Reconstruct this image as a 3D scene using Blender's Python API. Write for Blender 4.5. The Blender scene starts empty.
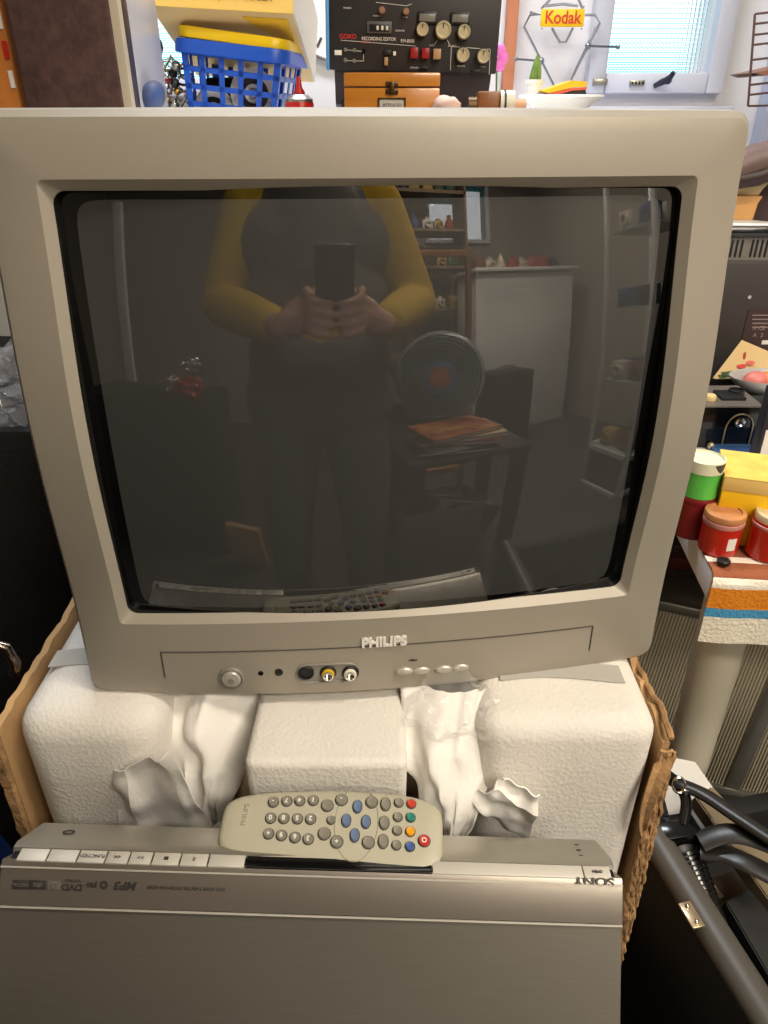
import bpy, bmesh, math, random
from mathutils import Vector, Matrix, Euler, noise
random.seed(7)
R = math.radians
SC = bpy.context.scene
COL = SC.collection
PITCH = R(28.8); FPX = 740.0
CAM = Vector((0, 0, 1.25))
FWD = Vector((0, math.cos(PITCH), -math.sin(PITCH)))
DWN = Vector((0, -math.sin(PITCH), -math.cos(PITCH)))

def ray(px, py):
    return Vector((1, 0, 0)) * ((px - 384) / FPX) + DWN * ((py - 512) / FPX) + FWD
def at(px, py, Y):
    d = ray(px, py); return CAM + d * (Y / d.y)
def atz(px, py, Z):
    d = ray(px, py); return CAM + d * ((Z - CAM.z) / d.z)
def onplane(px, py, o, n):
    d = ray(px, py); return CAM + d * ((o - CAM).dot(n) / d.dot(n))

# ------------------------------------------------------------ materials
def lin(c):
    return tuple((v / 255 / 12.92) if v / 255 <= .04045 else ((v / 255 + .055) / 1.055) ** 2.4 for v in c) + (1,)
MATS = {}
def mat(name, rgb, rough=.6, metal=0, bump=0, bscale=200, var=0, vscale=8, stretch=(1, 1, 1), spec=.5, trans=0, alpha=1, coat=0, rgb2=None, kind='noise', emit=0, ior=1.5, sss=0):
    if name in MATS: return MATS[name]
    m = bpy.data.materials.new(name); m.use_nodes = True
    nt = m.node_tree; b = nt.nodes['Principled BSDF']
    c = lin(rgb)
    b.inputs['Base Color'].default_value = c
    b.inputs['Roughness'].default_value = rough
    b.inputs['Metallic'].default_value = metal
    b.inputs['Specular IOR Level'].default_value = spec
    b.inputs['Transmission Weight'].default_value = trans
    b.inputs['Alpha'].default_value = alpha
    b.inputs['Coat Weight'].default_value = coat
    b.inputs['IOR'].default_value = ior
    if sss:
        b.inputs['Subsurface Weight'].default_value = sss
        b.inputs['Subsurface Radius'].default_value = (.01, .01, .01)
    if emit:
        b.inputs['Emission Color'].default_value = c
        b.inputs['Emission Strength'].default_value = emit
    if bump or var:
        tc = nt.nodes.new('ShaderNodeTexCoord'); mp = nt.nodes.new('ShaderNodeMapping')
        mp.inputs['Scale'].default_value = stretch
        nt.links.new(tc.outputs['Object'], mp.inputs['Vector'])
    if var:
        n = nt.nodes.new('ShaderNodeTexNoise'); n.inputs['Scale'].default_value = vscale; n.inputs['Detail'].default_value = 6
        nt.links.new(mp.outputs[0], n.inputs['Vector'])
        r = nt.nodes.new('ShaderNodeValToRGB')
        c2 = lin(rgb2) if rgb2 else tuple(v * (1 - var) for v in c[:3]) + (1,)
        r.color_ramp.elements[0].position = .35; r.color_ramp.elements[1].position = .65
        r.color_ramp.elements[0].color = c2; r.color_ramp.elements[1].color = c
        nt.links.new(n.outputs['Fac'], r.inputs[0]); nt.links.new(r.outputs[0], b.inputs['Base Color'])
    if bump:
        if kind == 'voronoi':
            n = nt.nodes.new('ShaderNodeTexVoronoi'); n.inputs['Scale'].default_value = bscale; o = n.outputs['Distance']
        else:
            n = nt.nodes.new('ShaderNodeTexNoise'); n.inputs['Scale'].default_value = bscale; o = n.outputs['Fac']
        nt.links.new(mp.outputs[0], n.inputs['Vector'])
        bp = nt.nodes.new('ShaderNodeBump'); bp.inputs['Strength'].default_value = bump; bp.inputs['Distance'].default_value = .002
        nt.links.new(o, bp.inputs['Height']); nt.links.new(bp.outputs[0], b.inputs['Normal'])
    MATS[name] = m
    return m

M_silver = mat('silver_plastic', (158, 151, 138), .42, .15, bump=.03, bscale=900)
M_silver_d = mat('silver_plastic_flap', (140, 136, 128), .38, .25)
M_button = mat('silver_button', (185, 180, 168), .3, .35)
M_chrome = mat('chrome', (220, 220, 215), .15, 1)
M_darkhouse = mat('dark_housing', (62, 60, 57), .6)
M_black = mat('black_plastic', (22, 21, 21), .45)
M_blackmatt = mat('black_matt', (14, 13, 13), .75, bump=.2, bscale=300)
M_blackgloss = mat('black_gloss', (12, 12, 13), .15)
M_foam = mat('polystyrene', (222, 218, 210), .75, bump=.22, bscale=300, kind='voronoi', sss=.15)
M_sheet = mat('foam_sheet', (240, 237, 231), .5, bump=.35, bscale=120)
M_card = mat('corrugated_card', (190, 152, 104), .85, bump=.3, bscale=60, var=.18, vscale=9)
M_cardedge = mat('torn_card', (176, 138, 94), .95, bump=1.0, bscale=160, var=.35, vscale=50)
M_brushed = mat('brushed_aluminium', (152, 148, 138), .36, .72, bump=.05, bscale=300, stretch=(1, 25, 25), var=.06, vscale=40)
M_brushed2 = mat('brushed_panel', (172, 168, 158), .34, .7, bump=.05, bscale=300, stretch=(.05, 6, 6))
M_ink = mat('dark_ink', (58, 55, 52), .6)
M_inkblack = mat('black_ink', (25, 23, 22), .6)
M_white = mat('white_paint', (228, 228, 230), .5, bump=.05, bscale=30)
M_wall = mat('white_wall', (226, 224, 226), .8, bump=.25, bscale=14)
M_whitepl = mat('white_plastic', (235, 233, 228), .35)
M_cream = mat('cream_paint', (214, 207, 186), .35)
M_remote = mat('remote_grey', (178, 174, 154), .45, bump=.04, bscale=900)
M_rbut = mat('remote_button', (142, 138, 126), .3, .2)
M_rblue = mat('remote_blue', (100, 118, 152), .3)
M_wood = mat('orange_wood', (206, 128, 56), .4, var=.35, vscale=5, stretch=(3, 3, .6), bump=.1, bscale=40)
M_woodbox = mat('varnished_wood', (205, 132, 48), .25, var=.25, vscale=6, stretch=(1, 8, 8), coat=.4)
M_walnut = mat('brown_wood', (148, 92, 52), .4, var=.3, vscale=9, stretch=(1, 5, 5))
M_grille = mat('grille_cloth', (96, 70, 66), .9, bump=.8, bscale=90, var=.4, vscale=60, stretch=(1, 1, 1))
M_yellow = mat('yellow_plastic', (245, 205, 20), .35)
M_yellowcard = mat('yellow_card', (240, 190, 20), .55)
M_blue = mat('blue_plastic', (38, 92, 205), .38)
M_red = mat('red_plastic', (196, 34, 22), .35, spec=.5)
M_orange = mat('orange_card', (236, 140, 20), .6)
M_greypanel = mat('gray_panel', (185, 186, 196), .25)
M_paper = mat('white_paper', (232, 228, 218), .7)
M_glass = mat('clear_glass', (255, 255, 255), .02, trans=1, ior=1.45)
M_film = mat('clear_film', (235, 238, 240), .12, alpha=.28, spec=.9)
M_skin = mat('skin', (205, 150, 125), .5, sss=.08)
M_leather = mat('dark_leather', (56, 44, 40), .45, bump=.3, bscale=150)
M_alu = mat('aluminium', (170, 168, 160), .35, .85)
M_bronze = mat('bronze_panel', (122, 108, 84), .4, .3)

# ------------------------------------------------------------ mesh helpers
class MB:
    def __init__(s): s.bm = bmesh.new(); s.X = Matrix.Identity(4)
    def _add(s, tmp, mi=0, smooth=False):
        vm = [s.bm.verts.new(s.X @ v.co) for v in tmp.verts]
        tmp.verts.index_update()
        for f in tmp.faces:
            try: nf = s.bm.faces.new([vm[v.index] for v in f.verts])
            except ValueError: continue
            nf.material_index = mi; nf.smooth = smooth or f.smooth
        tmp.free()
    def box(s, c, d, rot=None, bev=0, mi=0, seg=2):
        t = bmesh.new(); bmesh.ops.create_cube(t, size=1)
        for v in t.verts: v.co = Vector((v.co.x * d[0], v.co.y * d[1], v.co.z * d[2]))
        if bev:
            bmesh.ops.bevel(t, geom=t.edges[:], offset=min(bev, min(d) * .45), segments=seg, affect='EDGES', profile=.5)
        m = Matrix.Translation(Vector(c))
        if rot is not None: m = m @ (rot.to_4x4() if isinstance(rot, Matrix) else Euler(rot).to_matrix().to_4x4())
        bmesh.ops.transform(t, matrix=m, verts=t.verts)
        s._add(t, mi, False); return s
    def cyl(s, a, b, r0, r1=None, n=20, mi=0, caps=True):
        a = Vector(a); b = Vector(b); r1 = r0 if r1 is None else r1
        t = bmesh.new(); L = (b - a).length
        bmesh.ops.create_cone(t, cap_ends=caps, segments=n, radius1=r0, radius2=r1, depth=L)
        q = (b - a).to_track_quat('Z', 'Y').to_matrix().to_4x4()
        bmesh.ops.transform(t, matrix=Matrix.Translation((a + b) / 2) @ q, verts=t.verts)
        for f in t.faces: f.smooth = len(f.verts) == 4
        s._add(t, mi); return s
    def sph(s, c, r, mi=0, sc=(1, 1, 1), n=16):
        t = bmesh.new(); bmesh.ops.create_uvsphere(t, u_segments=n, v_segments=max(6, n // 2), radius=1)
        for v in t.verts: v.co = Vector((v.co.x * r * sc[0], v.co.y * r * sc[1], v.co.z * r * sc[2])) + Vector(c)
        s._add(t, mi, True); return s
    def tube(s, pts, r, n=8, mi=0, flat=1.0, closed=False):
        pts = [Vector(p) for p in pts]; t = bmesh.new(); rings = []
        N = len(pts); up = Vector((0, 0, 1))
        for i, p in enumerate(pts):
            a = pts[(i - 1) % N] if (closed or i > 0) else pts[0]; b = pts[(i + 1) % N] if (closed or i < N - 1) else pts[-1]
            d = (b - a).normalized()
            u = up - d * up.dot(d)
            if u.length < .1: u = Vector((0, 1, 0)) - d * d.y
            u.normalize(); w = d.cross(u); up = u
            rr = r(i / (N - 1)) if callable(r) else r
            rings.append([t.verts.new(p + (u * math.cos(k * 2 * math.pi / n) * flat + w * math.sin(k * 2 * math.pi / n)) * rr) for k in range(n)])
        for i in range(N if closed else N - 1):
            A = rings[i]; B = rings[(i + 1) % N]
            for k in range(n): t.faces.new((A[k], A[(k + 1) % n], B[(k + 1) % n], B[k]))
        if not closed:
            t.faces.new(rings[0][::-1]); t.faces.new(rings[-1])
        s._add(t, mi, True); return s
    def lathe(s, prof, c=(0, 0, 0), n=40, mi=0, axis=None, smooth=True):
        t = bmesh.new(); rings = []
        for (r, z) in prof:
            rings.append([t.verts.new((max(r, 1e-5) * math.cos(k * 2 * math.pi / n), max(r, 1e-5) * math.sin(k * 2 * math.pi / n), z)) for k in range(n)])
        for A, B in zip(rings, rings[1:]):
            for k in range(n): t.faces.new((A[k], A[(k + 1) % n], B[(k + 1) % n], B[k]))
        bmesh.ops.remove_doubles(t, verts=t.verts, dist=2e-5)
        m = Matrix.Translation(Vector(c))
        if axis is not None: m = m @ Vector(axis).to_track_quat('Z', 'Y').to_matrix().to_4x4()
        bmesh.ops.transform(t, matrix=m, verts=t.verts)
        bmesh.ops.recalc_face_normals(t, faces=t.faces)
        s._add(t, mi, smooth); return s
    def prism(s, poly, h0, h1, f, mi=0):
        """poly 2d; f(u,v,h)->3d"""
        t = bmesh.new()
        A = [t.verts.new(f(u, v, h0)) for u, v in poly]; B = [t.verts.new(f(u, v, h1)) for u, v in poly]
        n = len(poly); t.faces.new(A[::-1]); t.faces.new(B)
        for k in range(n): t.faces.new((A[k], A[(k + 1) % n], B[(k + 1) % n], B[k]))
        bmesh.ops.recalc_face_normals(t, faces=t.faces)
        s._add(t, mi); return s
    def grid(s, fn, nu, nv, mi=None, thick=0, smooth=True):
        t = bmesh.new()
        V = [[t.verts.new(fn(i / nu, j / nv)) for j in range(nv + 1)] for i in range(nu + 1)]
        for i in range(nu):
            for j in range(nv):
                f = t.faces.new((V[i][j], V[i + 1][j], V[i + 1][j + 1], V[i][j + 1]))
                f.smooth = smooth
                if mi: f.material_index = mi(i / nu, j / nv)
        if thick:
            bmesh.ops.recalc_face_normals(t, faces=t.faces)
            bmesh.ops.solidify(t, geom=t.faces[:], thickness=thick)
        vm = {}
        t.verts.index_update()
        for v in t.verts: vm[v.index] = s.bm.verts.new(s.X @ v.co)
        for f in t.faces:
            nf = s.bm.faces.new([vm[v.index] for v in f.verts]); nf.smooth = smooth; nf.material_index = f.material_index
        t.free(); return s
    def rings(s, rs, mi=0, cap0=False, cap1=False, smooth=True):
        V = [[s.bm.verts.new(s.X @ Vector(p)) for p in r] for r in rs]
        n = len(V[0])
        for A, B in zip(V, V[1:]):
            for k in range(n):
                f = s.bm.faces.new((A[k], A[(k + 1) % n], B[(k + 1) % n], B[k])); f.smooth = smooth; f.material_index = mi
        if cap0: f = s.bm.faces.new(V[0][::-1]); f.material_index = mi
        if cap1: f = s.bm.faces.new(V[-1]); f.material_index = mi
        return s
    def build(s, name, m, parent=None, loc=None, rot=None, recalc=True, sharp=38):
        if recalc: bmesh.ops.recalc_face_normals(s.bm, faces=s.bm.faces)
        me = bpy.data.meshes.new(name); s.bm.to_mesh(me); s.bm.free()
        if sharp: me.set_sharp_from_angle(angle=R(sharp))
        for mm in (m if isinstance(m, (list, tuple)) else [m]): me.materials.append(mm)
        o = bpy.data.objects.new(name, me); COL.objects.link(o)
        if parent is not None: o.parent = parent
        if loc is not None: o.location = loc
        if rot is not None: o.rotation_euler = rot
        return o

def tag(o, label=None, cat=None, group=None, kind=None):
    if label: o['label'] = label
    if cat: o['category'] = cat
    if group: o['group'] = group
    if kind: o['kind'] = kind
    return o
def thing(name, label, cat, loc=(0, 0, 0), rot=(0, 0, 0), group=None, mw=None):
    o = bpy.data.objects.new(name, None); COL.objects.link(o); o.empty_display_size = .05
    o.location = loc; o.rotation_euler = rot
    if mw is not None: o.matrix_world = mw
    return tag(o, label, cat, group)
def struct(name, mb, m):
    return tag(mb.build(name, m), kind='structure')
def text(s, size, m, parent, loc, rot=(R(90), 0, 0), ext=.0003, name='lettering', align='CENTER', offset=0, mtx=None, shear=0, sx=1):
    cu = bpy.data.curves.new('t', 'FONT'); cu.body = s; cu.size = size; cu.extrude = ext; cu.align_x = align; cu.align_y = 'CENTER'; cu.offset = offset; cu.shear = shear
    o = bpy.data.objects.new('t', cu); COL.objects.link(o)
    dg = bpy.context.evaluated_depsgraph_get(); dg.update()
    me = bpy.data.meshes.new_from_object(o.evaluated_get(dg))
    bpy.data.objects.remove(o); bpy.data.curves.remove(cu)
    me.materials.clear(); me.materials.append(m)
    for v in me.vertices: v.co.x *= sx
    o = bpy.data.objects.new(name, me); COL.objects.link(o); o.parent = parent
    if mtx is not None: o.matrix_local = mtx
    else: o.location = loc; o.rotation_euler = rot
    me.name = name
    return o
def crumple(c, d, seed, amp=.3, n=3, sq=1.0):
    """a crumpled blob mesh builder"""
    mb = MB(); t = bmesh.new(); bmesh.ops.create_icosphere(t, subdivisions=n, radius=1)
    for v in t.verts:
        p = v.co.copy(); k = 1 + amp * noise.noise(p * 1.7 + Vector((seed, 0, 0))) + amp * .6 * noise.noise(p * 4.1 + Vector((0, seed, 0)))
        v.co = Vector((p.x * d[0] * k, p.y * d[1] * k, p.z * d[2] * k)) + Vector(c)
    mb._add(t); return mb

# ================================================================ ROOM
WY = 2.4; CEIL = 2.75; XL = -2.2; XR = 2.7; YB = -3.4
struct('floor', MB().box(((XL + XR) / 2, (WY + YB) / 2, -.05), (XR - XL + .2, WY - YB + .2, .1)), mat('floor_grey', (66, 63, 60), .6, var=.25, vscale=3, bump=.1, bscale=30))
struct('ceiling', MB().box(((XL + XR) / 2, (WY + YB) / 2, CEIL + .05), (XR - XL + .2, WY - YB + .2, .1)), mat('ceiling_white', (220, 214, 204), .9))
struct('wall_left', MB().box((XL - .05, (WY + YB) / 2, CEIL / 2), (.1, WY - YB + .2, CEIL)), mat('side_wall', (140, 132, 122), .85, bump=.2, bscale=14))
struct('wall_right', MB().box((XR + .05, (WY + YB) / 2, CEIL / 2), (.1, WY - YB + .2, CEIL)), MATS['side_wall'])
# far wall with two window openings
W1 = (-.80, -.30, 1.315, 2.3); W2 = (.611, .892, 1.328, 2.3)
w = MB()
def wb(x0, x1, z0, z1, Y=WY, t=.12): w.box(((x0 + x1) / 2, Y + t / 2, (z0 + z1) / 2), (x1 - x0, t, z1 - z0))
wb(XL - .1, W1[0], 0, CEIL); wb(W1[1], W2[0], 0, CEIL); wb(W2[1], XR + .1, 0, CEIL)
wb(W1[0], W1[1], 0, W1[2]); wb(W1[0], W1[1], W1[3], CEIL); wb(W2[0], W2[1], 0, W2[2]); wb(W2[0], W2[1], W2[3], CEIL)
struct('wall_far', w, M_wall)
W3 = (1.3, 2.0, 1.95, 2.5)
w = MB()
wb(XL - .1, W3[0], 0, CEIL, YB - .12); wb(W3[1], XR + .1, 0, CEIL, YB - .12); wb(W3[0], W3[1], 0, W3[2], YB - .12); wb(W3[0], W3[1], W3[3], CEIL, YB - .12)
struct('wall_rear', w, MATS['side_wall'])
# window glass : ribbed frosted
def glass_mat():
    m = bpy.data.materials.new('frosted_ribbed_glass'); m.use_nodes = True; nt = m.node_tree
    b = nt.nodes['Principled BSDF']; b.inputs['Transmission Weight'].default_value = 1; b.inputs['Roughness'].default_value = .12
    b.inputs['IOR'].default_value = 1.35
    tc = nt.nodes.new('ShaderNodeTexCoord'); sx = nt.nodes.new('ShaderNodeSeparateXYZ'); nt.links.new(tc.outputs['Object'], sx.inputs[0])
    def wv(o, k):
        a = nt.nodes.new('ShaderNodeMath'); a.operation = 'MULTIPLY'; a.inputs[1].default_value = k; nt.links.new(o, a.inputs[0])
        b_ = nt.nodes.new('ShaderNodeMath'); b_.operation = 'SINE'; nt.links.new(a.outputs[0], b_.inputs[0]); return b_.outputs[0]
    ad = nt.nodes.new('ShaderNodeMath'); ad.operation = 'ADD'
    nt.links.new(wv(sx.outputs['X'], 2 * math.pi / .011), ad.inputs[0]); nt.links.new(wv(sx.outputs['Z'], 2 * math.pi / .0115), ad.inputs[1])
    bp = nt.nodes.new('ShaderNodeBump'); bp.inputs['Strength'].default_value = .7; bp.inputs['Distance'].default_value = .0022
    nt.links.new(ad.outputs[0], bp.inputs['Height']); nt.links.new(bp.outputs[0], b.inputs['Normal'])
    return m
M_frost = glass_mat()
M_frame = mat('window_frame_white', (208, 210, 222), .45)
def window(name, W, Y, sgn, fw=.045, glass=M_frost, dep=.06):
    x0, x1, z0, z1 = W; f = MB()
    yc = Y
    for (a, b, c, d) in ((x0 - fw, x0, z0 - fw, z1 + fw), (x1, x1 + fw, z0 - fw, z1 + fw), (x0, x1, z0 - fw, z0), (x0, x1, z1, z1 + fw)):
        f.box(((a + b) / 2, yc - sgn * .012, (c + d) / 2), (b - a, dep, d - c), bev=.006)
    o = struct(name, f, M_frame)
    MB().box(((x0 + x1) / 2, yc + sgn * .03, (z0 + z1) / 2), (x1 - x0, .006, z1 - z0)).build('window_glass', glass, o)
    return o
w1 = window('window_1', W1, WY, 1); w2 = window('window_2', W2, WY, 1, fw=.05)
window('window_3', W3, YB, -1, glass=M_glass)
# inner reveal right of window 2 and the deep boxed sill below
tr = MB(); tr.box((.613, WY - .075, 1.232), (.646, .15, .02), bev=.003); tr.box((.613, WY - .145, 1.222), (.646, .012, .05), bev=.003)
struct('trim_1', tr, mat('sill_shade_blue', (206, 210, 226), .45))  # white sill; the blue of its shaded front is put into the colour
tr = MB(); tr.box((1.09, WY - .03, 1.7), (.055, .06, 1.4), bev=.004)
struct('trim_2', tr, mat('pipe_casing', (196, 202, 224), .5))
# latch handle + stay plate are parts of the window
p = at(668, 80, WY - .05); h = MB()
h.tube([at(654, 86, WY - .05), at(662, 82, WY - .06), at(669, 79, WY - .07), at(674, 72, WY - .08)], lambda t: .006 + .003 * math.sin(t * 3.1))
h.sph(at(668, 80, WY - .065), .011); h.build('window_handle', mat('dark_handle', (60, 58, 72), .35, .6), w2)
q = at(637, 83, WY - .045); h = MB(); h.box(q, (.042, .008, .014), bev=.002)
for k in range(4): h.box(q + Vector((-.014 + k * .0095, -.005, 0)), (.004, .003, .007), mi=1)
h.build('stay_plate', [M_alu, M_black], w2)
q = at(600, 82, WY - .045); MB().box(q, (.04, .01, .016), bev=.002).build('hinge', M_alu, w2)
# orange wooden door post on the far wall
a = at(510, 50, WY - .03)
struct('trim_3', MB().box((a.x, WY - .02, 1.3), (.03, .04, 2.6), bev=.003), mat('door_post_wood', (196, 122, 84), .5, var=.2, vscale=4, stretch=(3, 3, .5)))

# ================================================================ WORKBENCH behind the set
def legs_table(name, label, cat, x0, x1, y0, y1, z, th, m, lr=.03, mleg=None, group=None, ins=None, insy=None):
    t = thing(name, label, cat, ((x0 + x1) / 2, (y0 + y1) / 2, 0), group=group)
    MB().box((0, 0, z - th / 2), (x1 - x0, y1 - y0, th), bev=.004).build('tabletop', m, t)
    for sx in (-1, 1):
        for sy in (-1, 1):
            MB().box((sx * ((x1 - x0) / 2 - (ins or lr * 1.5)), sy * ((y1 - y0) / 2 - (insy or lr * 1.5)), (z - th) / 2), (lr * 2, lr * 2, z - th), bev=.003).build('leg', mleg or m, t)
    return t
BZ = 1.2
bench = legs_table('workbench', 'pale high workbench behind the television carrying the recording gear', 'workbench', -.75, .425, 1.06, 2.2, BZ, .04, M_whitepl, ins=.10, insy=.26)
low = legs_table('low_bench', 'dark low bench underneath the cardboard box', 'bench', -.42, .236, .04, 1.0, .44, .03, M_blackmatt)

# ================================================================ TELEVISION
Mtv = Matrix(((0.9952, -0.0978, -0.0028, 0), (0.0979, 0.994, 0.0484, 0), (-0.0019, -0.0485, 0.9988, 0), (0, 0, 0, 1)))
TVO = Vector((-.00268, .49862, 1.05175))
TVM = Matrix.Translation(TVO) @ Mtv.to_quaternion().to_matrix().to_4x4()
tv = thing('television', 'silver tube television with a dark curved screen resting on white foam', 'television', mw=TVM)
CTV = TVM.inverted() @ CAM
def tvpt(px, py, yoff=0.0):
    """point of the bezel face (bulged) seen at this pixel, in the set's own frame"""
    d = (TVM.inverted().to_3x3() @ ray(px, py)); y = 0
    for _ in range(12):
        p = CTV + d * ((y - CTV.y) / d.y); y = face_y(p.x, p.z) + yoff
    return p
def bulge(x): return -.017 * (1 - (x / .24) ** 2)
def face_y(x, z):
    y = bulge(x)
    if z < -.157: y += .004 * min(1, ((-.157 - z) / .075)) ** 2
    return y
def rrect(xl, xr, zb, zt, r, n=10, ns=16):
    pts = []
    cs = [(xr - r, zt - r, 0), (xl + r, zt - r, 90), (xl + r, zb + r, 180), (xr - r, zb + r, 270)]
    for i, (cx, cz, a0) in enumerate(cs):
        for k in range(n + 1):
            a = R(a0 + 90 * k / n); pts.append((cx + r * math.cos(a), cz + r * math.sin(a)))
        nx = cs[(i + 1) % 4]; a = R(nx[2]); e = (nx[0] + r * math.cos(a), nx[1] + r * math.sin(a)); b = pts[-1]
        for k in range(1, ns): pts.append((b[0] + (e[0] - b[0]) * k / ns, b[1] + (e[1] - b[1]) * k / ns))
    return pts
def rng(xl, xr, zb, zt, r, yo, bl=1, extra=0):
    out = []
    for x, z in rrect(xl, xr, zb, zt, r):
        y = bulge(x) * bl + yo - ((.0085 if xr < .21 else .0062) * (1 + math.cos(math.pi * z / .18)) * bl if abs(z) < .18 else 0)
        if extra: zz = max(0, (-.12 - z)); 
        out.append((x, y, z))
    return out
# bottom edge dips in the middle
def dip(ring, amt):
    return [(x, y, z - (amt * (1 - (x / .24) ** 2) if z < -.2 else 0)) for x, y, z in ring]
rs = [rng(-.1995, .1995, -.1525, .1525, .008, .0065),
      rng(-.2045, .2045, -.1575, .1575, .004, .0015),
      rng(-.206, .206, -.159, .159, .004, 0),
      dip(rng(-.230, .230, -.214, .184, .008, .0005), .004),
      dip(rng(-.238, .238, -.226, .192, .010, .0025), .006),
      dip(rng(-.2415, .2415, -.2315, .196, .012, .008), .006),
      dip(rng(-.2430, .2430, -.2335, .1975, .013, .020), .006),
      dip(rng(-.2430, .2430, -.2335, .1975, .013, .060, .6), .005),
      dip(rng(-.236, .236, -.2275, .190, .022, .061, .6), .005)]
MB().rings(rs).build('front_bezel', M_silver, tv, recalc=True, sharp=22)
MB().rings([rng(-.1990, .1990, -.1520, .1520, .010, .034), rng(-.1996, .1996, -.1526, .1526, .008, .0063)]).build('tube_gasket', M_black, tv)
# rear housing
rs = [rng(-.235, .235, -.226, .189, .022, .055, .6), rng(-.232, .232, -.222, .186, .022, .12, .2), rng(-.20, .20, -.205, .165, .03, .2, 0),
      rng(-.145, .145, -.2, .11, .03, .31, 0), rng(-.125, .125, -.198, .09, .03, .37, 0), rng(-.12, .12, -.193, .085, .03, .375, 0)]
MB().rings(rs, cap1=True).build('rear_housing', M_darkhouse, tv)
# picture tube
def scr_mat():
    m = bpy.data.materials.new('dark_screen_glass'); m.use_nodes = True; nt = m.node_tree; b = nt.nodes['Principled BSDF']
    tc = nt.nodes.new('ShaderNodeTexCoord'); s = nt.nodes.new('ShaderNodeSeparateXYZ'); nt.links.new(tc.outputs['Object'], s.inputs[0])
    def ab(o, k):
        a = nt.nodes.new('ShaderNodeMath'); a.operation = 'ABSOLUTE'; nt.links.new(o, a.inputs[0])
        d = nt.nodes.new('ShaderNodeMath'); d.operation = 'DIVIDE'; d.inputs[1].default_value = k; nt.links.new(a.outputs[0], d.inputs[0])
        p = nt.nodes.new('ShaderNodeMath'); p.operation = 'POWER'; p.inputs[1].default_value = 30; nt.links.new(d.outputs[0], p.inputs[0]); return p.outputs[0]
    ad = nt.nodes.new('ShaderNodeMath'); ad.operation = 'ADD'
    nt.links.new(ab(s.outputs['X'], .1880), ad.inputs[0]); nt.links.new(ab(s.outputs['Z'], .1475), ad.inputs[1])
    lt = nt.nodes.new('ShaderNodeMath'); lt.operation = 'LESS_THAN'; lt.inputs[1].default_value = 1; nt.links.new(ad.outputs[0], lt.inputs[0])
    mx = nt.nodes.new('ShaderNodeMixRGB'); mx.inputs[1].default_value = (.003, .003, .003, 1); mx.inputs[2].default_value = lin((60, 60, 59))
    nt.links.new(lt.outputs[0], mx.inputs[0]); nt.links.new(mx.outputs[0], b.inputs['Base Color'])
    b.inputs['Roughness'].default_value = .9; b.inputs['Specular IOR Level'].default_value = 0
    b.inputs['Coat Weight'].default_value = 1; b.inputs['Coat Roughness'].default_value = .0; b.inputs['Coat IOR'].default_value = 1.95
    return m
M_screen = scr_mat()
def scr(u, v):
    x = (u - .5) * .408; z = (v - .5) * .314
    return Vector((x, -.0255 + x * x / 2.0 + z * z / 2.0, z))
MB().grid(scr, 48, 36).build('screen', M_screen, tv, recalc=False)
# control flap (a thin curved plate with a groove round it)
def plate(x0, x1, z0t, z1t, z0b, yo, th, m, name):
    def fn(u, v):
        x = x0 + (x1 - x0) * u; zt = z0t + (z1t - z0t) * u; zb = z0b - .004 * (1 - (x / .24) ** 2); z = zb + (zt - zb) * v
        return Vector((x, bulge(x) + ry(x, z) + yo, z))
    return MB().grid(fn, 40, 4, thick=th, smooth=True).build(name, m, tv)
def ry(x, z):      # bezel offset below the opening
    dz = -z - .159
    return .0005 * min(1, dz / .055) + (0 if z > -.214 else .0025 * ((-.214 - z) / .012) ** 1.0 + .001)
def grv(pts, r=.0005):
    return MB().tube(pts, r, 6)
def fpt(x, z, o=0): return Vector((x, bulge(x) + ry(x, z) + o, z))
g = MB()
g.tube([fpt(-.178 + .356 * k / 24, -.186, -.0002) for k in range(25)], .0007, 6)
g.tube([fpt(-.178, -.186 - .042 * k / 6, -.0002) for k in range(7)], .0007, 6)
g.tube([fpt(.178, -.186 - .042 * k / 6, -.0002) for k in range(7)], .0007, 6)
g.build('control_flap', mat('groove_shadow_gap', (70, 66, 60), .7), tv)
def front_dir(x): return Vector((-bulge(x + .001) + bulge(x - .001), 0, 0)) 
def fmb(px, py):
    p = tvpt(px, py); x, z = p.x, p.z
    # normal to camera side
    slope = (bulge(x + .002) - bulge(x - .002)) / .004
    n = Vector((slope, -1, 0)).normalized()
    mb = MB(); q = fpt(x, z)
    mb.X = Matrix.Translation(q) @ n.to_track_quat('Z', 'Y').to_matrix().to_4x4()
    return mb
def disc(px, py, prof, m, name, n=32):
    mb = fmb(px, py); mb.lathe(prof, n=n); return mb.build(name, m, tv)
disc(232, 676, [(.0105, -.001), (.0105, .001), (.0098, .0025), (.0086, .0028), (.0082, .001)], M_silver_d, 'power_button_ring')
disc(232, 676, [(.0078, 0), (.0078, .003), (.0068, .0042), (.003, .0048), (0, .0048)], M_button, 'power_button')
disc(232, 676, [(.0026, .0044), (.0026, .0053), (0, .0053)], M_silver_d, 'power_symbol', 20)
disc(261, 672, [(.0022, -.001), (.0022, .0006), (0, .0006)], M_blackgloss, 'standby_lamp', 16)
disc(279, 671, [(.0034, -.001), (.0034, .0007), (.0022, .0011), (0, .0006)], M_black, 'headphone_jack', 20)
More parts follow.
